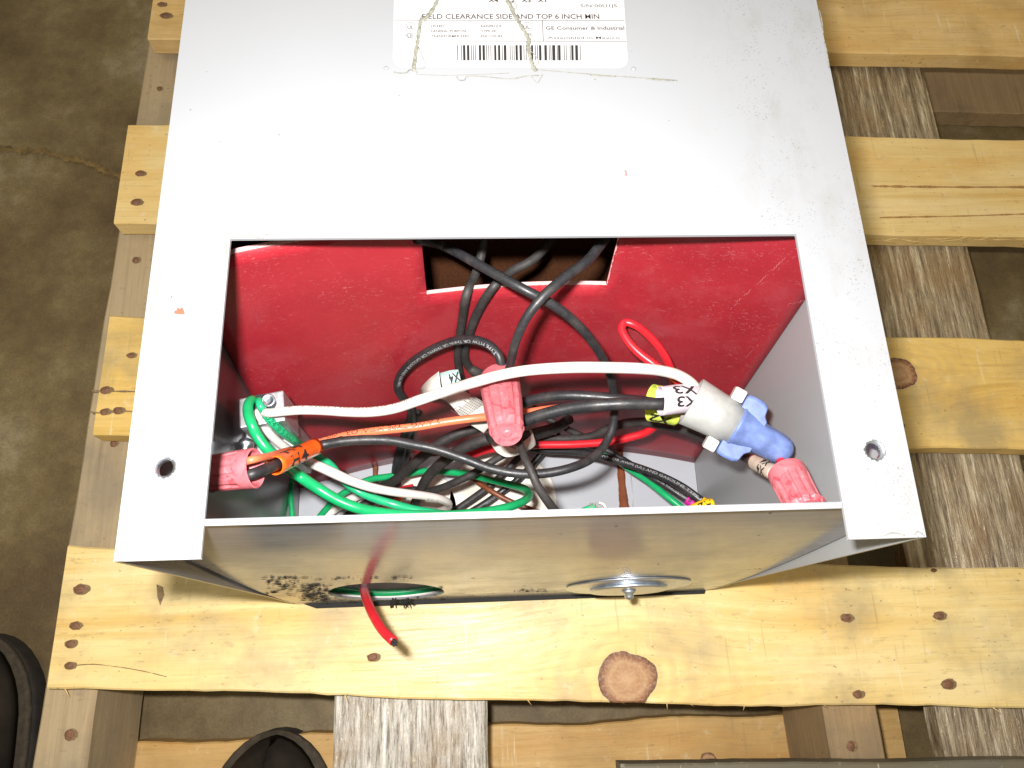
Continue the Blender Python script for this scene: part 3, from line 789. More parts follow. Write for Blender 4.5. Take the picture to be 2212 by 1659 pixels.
for i in range(50):
    z = zc(cutR) + (ztf(cutR) - zc(cutR)) * i / 49; w = .0005 * random.uniform(.3, 1.5); x = cutR
    cur = [(x, panel_y(x, z) - .0003, z), (x + w, panel_y(x + w, z) - .0003, z)]
    if prev: mb.add([prev[0], cur[0], cur[1], prev[1]], [(0, 1, 2, 3)])
    prev = cur
o = mb.obj('raw_edge', M['paneledge'], box); sub(panel, o)
# scratches on the divider
mb = MB(); M['scratch'] = plain('pale_scratch', (.50, .17, .19), .7, 0, .3, 800)
def on_panel(u, v, off=.0003):
    p = panel_hit(u, v); return Vector((p.x, panel_y(p.x, p.z) - off, p.z))
def scratch(u0, v0, u1, v1, w, n=26, gap=.15, wob=2):
    prev = None
    for i in range(n + 1):
        t = i / n; u = u0 + (u1 - u0) * t + random.uniform(-wob, wob) * .3; v = v0 + (v1 - v0) * t + random.uniform(-wob, wob) * .3
        if random.random() < gap: prev = None; continue
        p = on_panel(u, v); ww = w * random.uniform(.3, 1); cur = (p + Vector((0, 0, ww)), p - Vector((ww * .5, 0, ww)))
        if prev: mb.add([prev[0], cur[0], cur[1], prev[1]], [(0, 1, 2, 3)])
        prev = cur
scratch(1722, 528, 1655, 592, .0003); scratch(1655, 592, 1548, 690, .0004, 40, .25); scratch(1705, 560, 1640, 615, .0002, 20, .4)
scratch(1545, 560, 1590, 535, .0002); scratch(1420, 602, 1530, 606, .00015, 20, .5); scratch(1700, 655, 1760, 640, .0002); scratch(1610, 770, 1640, 740, .0002)
rnd = random.Random(21)
for _ in range(130):
    u = rnd.uniform(500, 1720); v = rnd.uniform(530, 900); a = rnd.uniform(0, 3.14); l = rnd.uniform(8, 34)
    if 900 < u < 1345 and v < 640: continue
    if not (500 + (v - 530) * .15 < u < 1725 - max(0, v - 650) * .55): continue
    try: scratch(u, v, u + l * math.cos(a), v + l * math.sin(a) * .7, rnd.uniform(.00006, .00014), 6, .1, 1)
    except Exception: pass
o = mb.obj('scratches', M['scratch'], box); sub(panel, o)
# dark coil behind the cut-out
mb = MB(); mb.box(-.10, .10, .185, .40, .02, D - .02); mb.obj('coil', M['coil'], box, .006)

# raised discs and brown varnish runs on the back panel
zf = .0002 + T
for (u, v, rr, r2) in [(1085, 1085, 118, 80), (905, 1100, 85, 55)]:
    c = U(u, v, zf); r = rr * depth(c) / F
    mb = MB(); lathe(mb, c, (0, 0, 1), [(.0001, r), (.0010, r), (.0013, r - .0006), (.0008, r - .0016), (.0008, r * .66), (.0013, r * .64), (.0013, r * .62), (.0009, r * .60), (.0009, .001)], 56)
    mb.obj('knockout_disc', M['cream'], box)
def streak(pts, z, name='varnish_run'):
    mb = MB(); pr = None
    rows = []
    for (u, v, w) in pts:
        c = U(u, v, z); ww = w * depth(c) / F / 2; rows.append((c, ww))
    cs = catmull([r_[0] for r_ in rows], 6)
    for i, c in enumerate(cs):
        f = i / (len(cs) - 1) * (len(rows) - 1); k = min(int(f), len(rows) - 2); ww = rows[k][1] * (1 - f + k) + rows[k + 1][1] * (f - k)
        ww *= random.uniform(.9, 1.1)
        cur = [c + Vector((-ww, 0, 0)), c + Vector((-ww * .5, 0, .0012)), c + Vector((ww * .5, 0, .0012)), c + Vector((ww, 0, 0))]
        if pr: 
            for k in range(3): mb.add([pr[k], cur[k], cur[k + 1], pr[k + 1]], [(0, 1, 2, 3)], True)
        pr = cur
    o = mb.obj(name, M['varnish'], box)
streak([(1338, 965, 15), (1341, 1010, 16), (1344, 1050, 17), (1347, 1080, 20), (1350, 1110, 27), (1352, 1140, 30)], zf + .0003)
streak([(1012, 920, 14), (1012, 960, 13), (1010, 1000, 14)], zf + .0003)
streak([(812, 1000, 12), (811, 1022, 12), (810, 1045, 12)], zf + .0003)
# folded seam line on the back panel and the right wall
mb = MB()
tube_mesh(mb, [U(1519, 1000, .003), U(1524, 1060, .003), U(1530, 1120, .003)], .0009, 8)
mb.obj('seam_bead', M['inner'], box); mb = MB(); tube_mesh(mb, [U(1362, 1020, .003), U(1366, 1060, .003), U(1368, 1120, .003)], .0004, 6)
mb.obj('seam_bead', M['inner'], box)

# terminal lug in the left corner
zl = .64 * D
q = [U(515, 861, zl), U(612, 842, zl), U(616, 908, zl), U(517, 925, zl)]
mb = MB(); q[0].x = max(q[0].x, -.1478); q[3].x = max(q[3].x, -.1478); bot = [Vector((v.x, v.y, zl - .034)) for v in q]
mb.hexa([bot[3], bot[2], bot[1], bot[0]], [q[3], q[2], q[1], q[0]])
lug = mb.obj('terminal_lug', M['alu'], box, .0008)
c = U(566, 872, zl + .0002); mb = MB(); M['void'] = plain('dark_recess', (.03, .035, .035), .5, .5, .3, 500)
mb.add([c + Vector((.0075 * math.cos(a), .0052 * math.sin(a), .0002)) for a in [k * .2618 for k in range(24)]], [tuple(range(24))])
o = mb.obj('wire_port', M['void'], box); sub(lug, o)
c2 = c + Vector((.0035, .0012, .0)); mb = MB(); lathe(mb, c2, (0, 0, 1), [(.0004, .0036), (.0018, .0036), (.0022, .0030), (.0012, .0022), (.0012, .0008)], 20)
o = mb.obj('clamp_screw', M['zinc'], box); sub(lug, o)
mb = MB(); mb.box(-xe + .0002, q[2].x - .003, q[3].y - .006, q[0].y - .002, zl - .085, zl - .0345)
o = mb.obj('bracket', M['alu'], box, .0006); sub(lug, o)
mb = MB(); cbk = U(533, 955, zl - .010); lathe(mb, cbk, (0, -1, .4), [(0, .004), (.003, .004), (.0036, .002), (.009, .002), (.0095, .001)], 16)
o = mb.obj('mounting_screw', M['zinc'], box); sub(lug, o)

# ------------------------------------------------------------------ rating label on the cover
def LP(u, v, dz=.0003): return U(u, v, D + dz)
mb = MB(); bl = [LP(849, 118), LP(849, 130), LP(853, 138), LP(861, 143), LP(872, 144.5), LP(1336, 147), LP(1347, 144.5), LP(1354, 138), LP(1356.5, 128), LP(1355, 112), LP(1348, 0), LP(1340, -110), LP(862, -110), LP(851, 0)]
mb.add([v + Vector((0, 0, -.0001)) for v in bl], [tuple(range(len(bl)))])
lab = mb.obj('rating_label', M['label'], box); lab['label'] = 'white printed rating label with a bar code'
def lt(mb, s, u0, v0, u1, v1, h, bold=0.012):
    a = LP(u0, v0, .0003); b_ = LP(u1, v1, .0003); r = (b_ - a); w = r.length; r.normalize(); up = Vector((-r.y, r.x, 0))
    flat_text(mb, s, a, r, up, w, h * depth(a) / F, bold)
mb = MB()
lt(mb, 'FIELD CLEARANCE SIDE AND TOP 6 INCH MIN', 912, 40.5, 1295, 40.5, 13.0, .010)
lt(mb, 'X4   X2   X3   X1', 1055, 4.5, 1180, 4.5, 10, .02)
lt(mb, 'UL', 880, 62, 893, 62, 9, .01); lt(mb, 'UL', 1131, 62, 1145, 62, 9, .01)
o = mb.obj('lettering', M['brownprint'] if False else plain('label_ink', (.045, .03, .03), .6, 0, .2, 900), box); sub(lab, o)
mb = MB()
for s, a in [('LISTED', (931, 59, 960)), ('GENERAL PURPOSE', (931, 69.5, 1008)), ('TRANSFORMER 769G', (931, 80.5, 1014)), ('RAINPROOF', (1039, 59, 1084)), ('TYPE 3R', (1039, 69.5, 1072)), ('ENCLOSURE', (1039, 80.5, 1086)),
             ('LISTED', (875, 77, 893)), ('769G', (878, 83, 893)), ('LISTED', (1135, 77, 1150))]:
    lt(mb, s, a[0], a[1], a[2], a[1], 6.4, .014)
lt(mb, 'GE Consumer & Industrial', 1179, 64, 1349, 64, 9, .016)
lt(mb, 'Assembled in Mexico', 1183, 84, 1339, 84, 6.4, .006)
lt(mb, 'S/N 00U1JS', 1254, 15.5, 1333, 15.5, 8, .002)
for (cx_, cy_) in ((886.5, 58), (1138.5, 58)):
    ring = [LP(cx_ + 11 * math.cos(k * .1963), cy_ + 10 * math.sin(k * .1963)) for k in range(32)]; ri = [LP(cx_ + 10.2 * math.cos(k * .1963), cy_ + 9.2 * math.sin(k * .1963)) for k in range(32)]
    mb.add(ring + ri, [(k, (k + 1) % 32, 32 + (k + 1) % 32, 32 + k) for k in range(32)])
def bar(mb, u0, v0, u1, v1, w): # line as a quad
    a = Vector((u0, v0)); b_ = Vector((u1, v1)); d = (b_ - a).normalized(); n_ = Vector((-d.y, d.x)) * w / 2
    mb.add([LP(*(a - n_)), LP(*(b_ - n_)), LP(*(b_ + n_)), LP(*(a + n_))], [(0, 1, 2, 3)])
bar(mb, 851, 43.5, 1349, 44.5, 1.0); bar(mb, 851, 88.5, 1353, 89.5, 1.0); bar(mb, 1172, 44.5, 1173.5, 88.5, 1.6)
o = mb.obj('lettering', plain('pale_label_ink', (.07, .05, .05), .6, 0, .3, 900), box); sub(lab, o)
mb = MB()
for a, b_ in [(643, 659), (669, 685), (747, 762), (771, 787), (848, 862), (873, 888), (911, 928), (988, 1003), (1014, 1030), (1090, 1104), (1142, 1158), (1177, 1194), (1229, 1249), (1267, 1284), (1354, 1369), (1380, 1398)] + \
        [(x - 1, x + 4) for x in (606, 632, 696, 709, 722, 797, 811, 825, 899, 951, 964, 977, 1042, 1056, 1117, 1130, 1208, 1219, 1260, 1306, 1319, 1345, 1411)]:
    mb.add([LP(788.3 + .329 * a, 97.5), LP(788.3 + .329 * b_, 97.5), LP(788.3 + .329 * (b_ + 2), 130.5), LP(788.3 + .329 * (a + 2), 130.5)], [(0, 1, 2, 3)])
o = mb.obj('bar_code', M['darkprint'], box); sub(lab, o)
# dried strands of packing tape stuck over the label and the scrape under it
def strand(mb, pts, w, seg=8, jit=1.0, flat=.35):
    c = catmull([LP(a + random.uniform(-1, 1) * jit, b_, .0006) for a, b_ in pts], 6)
    rad = [w * depth(p) / F / 2 * random.uniform(.6, 1.25) for p in c]
    k0 = len(mb.v); tube_mesh(mb, c, rad, seg)
    for i in range(k0, len(mb.v)):
        x, y, z = mb.v[i]; mb.v[i] = (x, y, D + .0004 + (z - D - .0006) * flat)
mb = MB()
strand(mb, [(950, -10), (938, 15), (925, 33), (910, 44), (906, 60), (902, 85), (899, 110), (896, 135), (893, 152)], 8)
strand(mb, [(913, 30), (907, 45), (916, 47), (924, 38)], 2); strand(mb, [(903, 100), (912, 120), (918, 143), (890, 146), (898, 115)], 2)
strand(mb, [(1090, -10), (1102, 10), (1110, 30), (1122, 50), (1136, 72), (1142, 85), (1140, 100), (1146, 125), (1152, 145), (1158, 152)], 9)
strand(mb, [(1100, 5), (1112, 18), (1116, 10), (1106, 4)], 1.6); strand(mb, [(1140, 85), (1138, 72), (1130, 66)], 2.5); strand(mb, [(1146, 108), (1158, 122), (1163, 140), (1150, 132), (1144, 118)], 2)
o = mb.obj('tape_strand', M['glue'], box); sub(lab, o)
mb = MB()
strand(mb, [(852, 155), (862, 157), (878, 156), (884, 150), (898, 152), (902, 160)], 2.2)
strand(mb, [(986, 165), (992, 172), (1003, 172), (1008, 165), (1040, 164), (1080, 168), (1110, 169), (1140, 163), (1165, 162)], 2.0)
strand(mb, [(1150, 165), (1160, 178), (1168, 166), (1172, 160)], 1.5)
strand(mb, [(1152, 149), (1200, 153), (1260, 158), (1310, 162), (1370, 166), (1420, 169), (1464, 173)], 1.6, jit=.4)
strand(mb, [(1275, 161), (1300, 163), (1330, 164)], 2.4); strand(mb, [(1395, 169), (1430, 172), (1455, 173)], 3.0); strand(mb, [(905, 160), (960, 162), (1030, 160), (1100, 157)], .7, jit=.3)
# chipped paint by the window corner
for pts_ in ([(488, 516), (500, 512), (520, 511), (545, 512), (570, 513)], [(488, 520), (489, 535), (490, 550)], [(535, 509), (547, 503), (549, 508)], [(567, 508), (577, 506), (585, 511)], [(507, 507), (512, 503), (518, 506)]): strand(mb, pts_, 2.2)
for pts_ in ([(600, 289), (603, 291)], [(913, 445), (917, 448)], [(1076, 392), (1078, 393)], [(309, 744), (312, 746)], [(352, 1077), (356, 1079)], [(1668, 424), (1671, 427)], [(860, 205), (862, 206)], [(1283, 170), (1287, 171)]): strand(mb, pts_, 2.0)
for pts_ in ([(1910, 1157), (1925, 1151), (1945, 1153), (1955, 1156)], [(1975, 1156), (1982, 1148), (1992, 1152), (1998, 1158)], [(246, 1212), (252, 1205), (255, 1196)], [(248, 1212), (262, 1211), (270, 1210)], [(1770, 20), (1774, 40), (1778, 70)], [(1783, 90), (1788, 120), (1792, 150)]): strand(mb, pts_, 2.6)
o = mb.obj('paint_scrapes', M['glue'], box); sub(cover, o)
mb = MB()
mb.add([LP(376, 677), LP(377, 671), LP(382, 670), (LP(384, 662)), LP(388, 668), LP(393, 663), LP(398, 672), LP(399, 679), LP(385, 679)], [tuple(range(9))])
o = mb.obj('red_paint_mark', M['redpaint'], box); sub(cover, o); mb = MB()
mb.add([LP(368, 636), LP(372, 640), LP(373, 646), LP(370, 643)], [(0, 1, 2, 3)])
o = mb.obj('red_paint_mark', M['redpaint'], box); sub(cover, o); mb = MB()
mb.add([LP(1348, 367), LP(1353, 369), LP(1354, 379), LP(1351, 380), LP(1351, 372)], [(0, 1, 2, 3, 4)])
o = mb.obj('red_paint_mark', M['redpaint'], box); sub(cover, o)
for (u, v) in ((834, 147.5), (1369, 149)):
    mb = MB(); lathe(mb, U(u, v, D), (0, 0, 1), [(.00005, .0011), (.0003, .0010), (.0005, .0005), (.0005, .0002)], 16)
    o = mb.obj('weld_dimple', M['cover'], box); sub(cover, o)

# ================================================================== WIRES
wires = {}
def wire(name, label, mat, pts, cat='wire', ends=(None, None), seg=14, group=None, per=8):
    """pts: (photo x, photo y, height as a share of the box depth, width in photo pixels)"""
    P = []; Rr = []
    for (u, v, zf_, w) in pts:
        z = zf_ * D
        p = U(u, v, z)
        if zf_ > 0 and p.y > .05 and abs(p.x) < .149:      # keep it in front of the divider where it is seen against it
            ph = panel_hit(u, v)
            if ph.z > .003 and ph.z < ztop and p.z < ph.z + .004 and not (cutL < ph.x < cutR and ph.z > zc(ph.x)):
                p = U(u, v, ph.z + .0048)
        r = pxr(w, p)
        if p.z < zf + r and p.y > 0.003: p = U(u, v, zf + r + .0002)
        P.append(p); Rr.append(r)
    path = catmull(P, per)
    n = len(path); rr = []
    for i in range(n):
        f = i / per; k = min(int(f), len(P) - 2); rr.append(Rr[k] * (1 - f + k) + Rr[k + 1] * (f - k))
    base = P[0]
    t = thing(name, label, cat, tuple(base), group)
    mb = MB(); tube_mesh(mb, path, rr, seg); ins = mb.obj('insulation', mat, t)
    pt = Path(path, rr)
    for e, c in enumerate(ends):
        if c:
            p = path[0] if e == 0 else path[-1]; d = (path[0] - path[1]).normalized() if e == 0 else (path[-1] - path[-2]).normalized()
            mb = MB()
            for k in range(7):
                off = Vector((random.uniform(-1, 1), random.uniform(-1, 1), random.uniform(-1, 1))) * rr[0] * .45
                tube_mesh(mb, [p + off - d * .002, p + off + d * random.uniform(.0015, .0035)], rr[0] * .22, 6)
            mb.obj('conductor', M['grime'] if c == 'burnt' else M['copper'], t)
    wires[label] = (t, pt, ins)
    return t, pt, ins
def printed(w, txt, near, height, mat, flip=False, turn=0.0, bold=0.0, spread=1.0):
    t, pt, ins = w; mb = MB(); pt.wrap(mb, txt, pt.near(*near), height, flip, turn, 1.0, bold, spread); o = mb.obj('lettering', mat, t); return o
def sleeve(w, a, b_, grow, mat, lines, height, flip=False, turns=(0,), bold=.03, ry=1.0, start=.12, name='marker_sleeve', spread=1.0, ink=None, side=0.0):
    """marker wrapped round a wire between two photo points"""
    t, pt, ins = w; s0, s1 = pt.near(*a), pt.near(*b_)
    if s1 < s0: s0, s1 = s1, s0
    n = 12; path = []; rad = []
    for i in range(n + 1):
        p, tt, r = pt.at(s0 + (s1 - s0) * i / n); path.append(p); rad.append(r)
    rm = sum(rad) / len(rad) * grow
    seg = 26; vs = []
    for i in range(n + 1):
        p, tt, r = pt.at(s0 + (s1 - s0) * i / n)
        nn = CPV - p; nn = (nn - nn.dot(tt) * tt).normalized(); up = nn.cross(tt)
        for k in range(seg):
            th = 2 * math.pi * k / seg; wob = 1 + .02 * math.sin(3 * th + i * .3)
            vs.append(p + (nn * math.cos(th) + up * (math.sin(th) * ry + side)) * rm * wob)
    fs = [(i * seg + k, i * seg + (k + 1) % seg, (i + 1) * seg + (k + 1) % seg, (i + 1) * seg + k) for i in range(n) for k in range(seg)]
    # wall thickness
    mb = MB(); mb.add(vs, fs, True)
    o = mb.obj(name, mat, t)
    sd = o.modifiers.new('wall', 'SOLIDIFY'); sd.thickness = .0004; sd.offset = -1
    mb2 = MB()
    for txt, tn in zip(lines, turns):
        vs_, fs_, w_ = text_mesh(txt, bold); out = []
        st = s1 - (s1 - s0) * start if flip else s0 + (s1 - s0) * start
        for v in vs_:
            Ls = st + (-1 if flip else 1) * v[0] * height * spread
            p, tt, r = pt.at(Ls); nn = CPV - p; nn = (nn - nn.dot(tt) * tt).normalized(); up = nn.cross(tt)
            hh = (tn + (v[1] - .5) * height * (-1 if flip else 1))     # arc distance across
            th = hh / (rm * (1 + ry) / 2)
            q_ = p + (nn * math.cos(th) + up * (math.sin(th) * ry + side)) * rm
            out.append(q_ + (nn * math.cos(th) + up * math.sin(th)) * .0003)
        mb2.add(out, fs_)
    if lines:
        q_ = mb2.obj('lettering', ink or M['darkprint'], t); sub(o, q_)
    return o

# --- black wires out of the cut-out
wA = wire('black_wire', 'long black wire looping down right and ending at the orange H4 marker', M['black'],
     [(900, 518, .80, 20), (955, 530, .80, 21), (1010, 558, .83, 21), (1070, 592, .85, 22), (1135, 627, .86, 22), (1200, 662, .84, 22), (1250, 703, .80, 21), (1288, 750, .74, 20), (1312, 795, .68, 19), (1323, 835, .62, 19), (1327, 880, .58, 18), (1324, 920, .58, 18), (1308, 958, .58, 19), (1278, 990, .60, 20), (1235, 1010, .62, 20), (1180, 1022, .62, 21), (1120, 1023, .62, 21), (1060, 1012, .62, 21), (1000, 990, .62, 21), (940, 970, .62, 21), (890, 960, .62, 21), (840, 951, .62, 21), (785, 950, .62, 21), (735, 954, .62, 21), (690, 963, .62, 22), (650, 980, .68, 24), (612, 998, .75, 25), (580, 1011, .80, 25), (545, 1024, .83, 25), (520, 1030, .82, 24)])
sleeve(wA, (592, 1006), (686, 965), 1.62, M['sleeveorange'], ['H4', 'H4'], .0050, True, turns=(.0014, -.0054), start=.20, spread=2.5, bold=.02)
wB = wire('black_wire', 'black wire from the right end of the cut-out down into the centre nut', M['black'],
     [(1320, 500, .86, 22), (1300, 525, .86, 23), (1270, 562, .87, 23), (1222, 598, .88, 23), (1172, 642, .88, 22), (1138, 685, .86, 21), (1115, 735, .82, 20), (1104, 780, .76, 19), (1095, 815, .70, 19)])
wC = wire('black_wire', 'black wire hanging straight down from the cut-out against the red board', M['blackdull'],
     [(1046, 505, .76, 20), (1042, 540, .74, 20), (1028, 590, .72, 20), (1008, 635, .68, 20), (998, 695, .56, 19), (989, 750, .45, 18), (991, 795, .38, 17), (1000, 830, .33, 16), (1010, 870, .26, 16)])
wD = wire('black_wire', 'black wire from the cut-out slanting down left to the teal marker', M['blackdull'],
     [(1200, 505, .74, 20), (1184, 527, .74, 20), (1150, 562, .74, 20), (1105, 586, .74, 20), (1066, 620, .70, 20), (1030, 678, .60, 20), (1012, 728, .50, 19), (1004, 768, .45, 18), (1016, 795, .44, 20), (1036, 808, .46, 24), (1058, 815, .48, 24)])
wE = wire('black_wire', 'black wire with white lettering arching over the teal marker into the centre wire nut', M['black'],
     [(1090, 812, .66, 20), (1083, 790, .68, 20), (1077, 768, .69, 20), (1059, 747, .69, 20), (1030, 735, .68, 20), (995, 734, .66, 20), (960, 743, .63, 19), (922, 761, .60, 19), (887, 785, .55, 19), (864, 813, .50, 18), (859, 838, .46, 18), (872, 862, .41, 18), (888, 885, .36, 20), (886, 915, .28, 22), (872, 955, .20, 24), (860, 1000, .14, 24), (855, 1055, .06, 24)])
printed(wE, 'TYPE MTW OR THHN OR THWN OR GASOLINE AND OIL RES', (1076, 764), .0016, M['paleprint'], False, 0.45, spread=1.45)
# --- pair with the X3 / X2 markers
wF = wire('black_wire', 'upper black wire of the pair ending in the yellow-green marker beside the blue nut', M['black'],
     [(1085, 905, .50, 20), (1110, 880, .54, 22), (1135, 868, .56, 23), (1175, 858, .58, 23), (1229, 854, .60, 23), (1290, 857, .61, 23), (1350, 863, .62, 23), (1400, 868, .62, 23), (1450, 878, .61, 23), (1500, 890, .60, 23)])
sleeve(wF, (1404, 868), (1462, 880), 3.5, M['sleevegreen'], ['X2'], .0058, True, (-.0092,), ry=1.0, start=.3, spread=1.2)
wG = wire('black_wire', 'thick lower black wire ending in the pale X3 marker at the blue nut', M['black'],
     [(1060, 945, .56, 25), (1095, 925, .62, 26), (1130, 910, .66, 27), (1171, 896, .68, 27), (1229, 882, .70, 27), (1288, 875, .72, 27), (1346, 872, .73, 27), (1395, 872, .73, 27), (1430, 872, .73, 27), (1470, 868, .72, 27), (1515, 872, .69, 27), (1545, 885, .66, 26)])
sleeve(wG, (1425, 872), (1503, 870), 2.35, M['sleevelilac'], ['X3', 'X3'], .0050, True, (.0048, -.0016), start=.30, spread=1.35, bold=.02, side=.20)
# --- lug wires
wW = wire('white_wire', 'long white wire arching from the aluminium lug across the window to the blue nut', M['white'],
     [(560, 880, .62, 17), (566, 889, .65, 19), (582, 892, .665, 20), (610, 889, .67, 20), (650, 886, .665, 20), (700, 887, .66, 20), (750, 890, .66, 21), (800, 890, .67, 22), (850, 883, .68, 22), (907, 864, .70, 23), (966, 844, .69, 23), (1024, 826, .74, 24), (1083, 810, .77, 24), (1141, 800, .79, 24), (1229, 794, .80, 25), (1317, 794, .79, 25), (1380, 796, .78, 25), (1429, 801, .76, 24), (1464, 810, .74, 24), (1491, 826, .72, 24), (1508, 845, .70, 24), (1530, 866, .66, 24)])
printed(wW, 'E 12 AWG TYPE MTW OR THHN', (622, 880), .0017, M['brownprint'], False, 1.0, spread=1.9)
printed(wW, '- - - - - - - - - - - - - - - -', (622, 880), .0026, M['brownprint'], False, 0.05, spread=2.1)
wGr = wire('green_wire', 'thick bright green wire curving from the lug along the window edge and looping back', M['green'],
     [(552, 868, .62, 17), (544, 864, .655, 20), (537, 873, .67, 22), (536, 890, .68, 23), (543, 915, .69, 23), (556, 942, .68, 24), (578, 971, .67, 24), (608, 1000, .64, 25), (645, 1027, .58, 25), (688, 1056, .58, 25), (731, 1081, .57, 24), (775, 1098, .56, 24), (834, 1109, .54, 23), (905, 1113, .52, 22), (967, 1113, .50, 21), (1016, 1109, .48, 20), (1065, 1103, .45, 20), (1106, 1093, .42, 19), (1135, 1080, .38, 18), (1143, 1067, .32, 18), (1130, 1055, .28, 17), (1098, 1046, .24, 16), (1049, 1034, .20, 15), (1008, 1024, .17, 15), (967, 1020, .15, 14), (911, 1018, .13, 14), (880, 1024, .12, 14), (835, 1030, .11, 14), (795, 1037, .10, 14), (754, 1058, .09, 14), (727, 1076, .08, 14), (706, 1098, .07, 14), (688, 1120, .06, 14), (672, 1145, .06, 14)])
wG2 = wire('green_wire', 'thinner green wire with dark lettering running behind the orange marker', M['green2'],
     [(562, 873, .62, 15), (560, 866, .655, 17), (562, 876, .665, 17), (568, 886, .66, 18), (580, 904, .65, 18), (603, 927, .62, 19), (630, 947, .57, 19), (656, 966, .48, 19), (688, 987, .46, 19), (715, 1006, .44, 18), (733, 1028, .42, 17), (752, 1047, .40, 17), (775, 1062, .39, 17), (810, 1077, .39, 18), (850, 1089, .39, 19), (890, 1100, .38, 19), (935, 1108, .37, 19), (985, 1116, .35, 18), (1030, 1130, .30, 16)])
printed(wG2, 'E102470 5 (UL) 12 AWG', (565, 882), .0026, M['greenprint'], False, 0.1, spread=1.2)
wW2 = wire('white_wire', 'short white wire from the lug under the orange marker ending in a hooked bend', M['white'],
     [(560, 884, .62, 15), (557, 895, .65, 17), (568, 917, .62, 18), (588, 943, .59, 19), (615, 966, .55, 20), (643, 985, .50, 21), (672, 1000, .50, 21), (699, 1012, .50, 22), (727, 1025, .50, 22), (754, 1037, .49, 21), (795, 1051, .48, 20), (836, 1060, .46, 19), (878, 1066, .44, 19), (917, 1071, .41, 18), (948, 1077, .38, 18), (965, 1084, .35, 18), (969, 1092, .31, 17), (960, 1101, .27, 17), (945, 1106, .24, 16), (925, 1112, .20, 16)])
printed(wW2, 'E101170 2 AWG TYPE', (922, 1074), .0018, M['greyprint'], False, -.75, spread=1.0)
wO = wire('orange_wire', 'orange wire with dark lettering running from the left nut behind the centre nut', M['orange'],
     [(520, 1000, .83, 17), (545, 993, .84, 17), (580, 986, .79, 17), (612, 977, .70, 17), (655, 966, .57, 16), (702, 952, .53, 16), (746, 941, .54, 17), (805, 932, .55, 18), (863, 926, .55, 18), (907, 921, .55, 18), (966, 911, .55, 18), (1030, 903, .55, 18), (1080, 898, .54, 17), (1127, 892, .53, 15), (1171, 884, .52, 13), (1229, 876, .50, 11), (1280, 872, .48, 11)])
printed(wO, '12 AWG TYPE MTW OR THHN GASOLINE AND OIL', (958, 907), .0028, M['darkprint'], True, -.55, spread=1.30)
# --- reds
wR = wire('red_wire', 'long red wire lying low and rising in a narrow loop left of the blue nut', M['red'],
     [(1000, 988, .16, 15), (1024, 981, .18, 16), (1054, 972, .20, 16), (1110, 964, .23, 17), (1171, 961, .25, 17), (1240, 960, .27, 17), (1317, 954, .30, 17), (1360, 945, .32, 17), (1395, 934, .34, 18), (1425, 910, .38, 18), (1448, 870, .44, 18), (1455, 825, .52, 18), (1444, 785, .58, 18), (1427, 755, .61, 18), (1400, 724, .64, 18), (1371, 702, .66, 17), (1350, 697, .66, 17), (1343, 709, .66, 18), (1359, 740, .66, 19), (1386, 767, .66, 20), (1415, 788, .66, 20), (1448, 810, .65, 19), (1480, 835, .64, 19), (1520, 862, .62, 18)])
printed(wR, 'E102470 5 (UL) 12 AWG TYPE MTW', (1347, 712), .0018, M['darkprint'], False, 1.0, spread=1.2)
# red wire poking out of the plate hole, rising towards the camera
hp = pB + Vector((ha, 0, 0)) + pu * hb
wX = wire('red_wire', 'short red wire poking out of the hole in the end plate with a cut end', M['red'],
     [(800, 1240, .10, 16), (788, 1256, .17, 18), (786, 1268, .22, 19), (791, 1292, .34, 20), (806, 1328, .42, 21), (827, 1362, .47, 21), (850, 1385, .50, 21)], ends=(None, 'burnt'))
def PY(u, v, y):
    d = ray(u, v); t = (y - CP[1]) / d.y; return CPV + d * t
def wire_raw(name, label, mat, P, r):
    path = catmull(P, 8); t = thing(name, label, 'wire', tuple(P[0])); mb = MB(); tube_mesh(mb, path, [r] * len(path), 14); mb.obj('insulation', mat, t)
wire_raw('green_wire', 'green wire seen lying just inside the round hole of the end plate', M['green'], [U(660, 1255, .006), U(700, 1267, .005), U(745, 1275, .0045), U(800, 1280, .0045), U(850, 1280, .0045), U(905, 1275, .0045), U(957, 1266, .005), U(1000, 1255, .006)], .0024)
wire_raw('white_wire', 'white wire below the green one inside the round hole of the end plate', M['white'], [U(680, 1277, .0035), U(730, 1285, .0035), U(780, 1289, .0035), U(840, 1290, .0035), U(900, 1284, .0035), U(965, 1273, .0035), U(1000, 1265, .0035)], .0014)
# --- black wires in the heap
wH = wire('black_wire', 'black wire running behind the blue nut towards the tan X4 marker', M['blackdull'],
     [(1150, 945, .22, 17), (1210, 948, .24, 17), (1275, 943, .27, 18), (1310, 928, .30, 19), (1345, 916, .33, 20), (1385, 912, .36, 21), (1425, 916, .39, 22), (1479, 929, .43, 22), (1532, 950, .45, 22), (1580, 972, .52, 22), (1625, 995, .62, 22), (1665, 1018, .70, 22), (1700, 1037, .76, 21)])
sleeve(wH, (1628, 996), (1680, 1026), 1.6, M['sleevetan'], ['X4', 'X4'], .0042, True, (-.0022, .0030), start=.2, bold=.02, spread=1.2)
wire('black_wire', 'black wire crossing the loop and running down to the window edge right of centre', M['blackdull'],
     [(1112, 915, .58, 15), (1120, 945, .64, 16), (1132, 985, .68, 17), (1147, 1018, .69, 18), (1165, 1056, .68, 19), (1186, 1087, .66, 20), (1210, 1118, .62, 20), (1228, 1145, .58, 20)])
wire('black_wire', 'dull black wire sloping down left beneath the orange wire', M['blackdull'],
     [(1070, 918, .34, 18), (1030, 926, .34, 20), (985, 939, .33, 21), (945, 960, .31, 22), (908, 990, .26, 22), (878, 1015, .20, 22), (850, 1040, .14, 21), (815, 1055, .08, 20)])
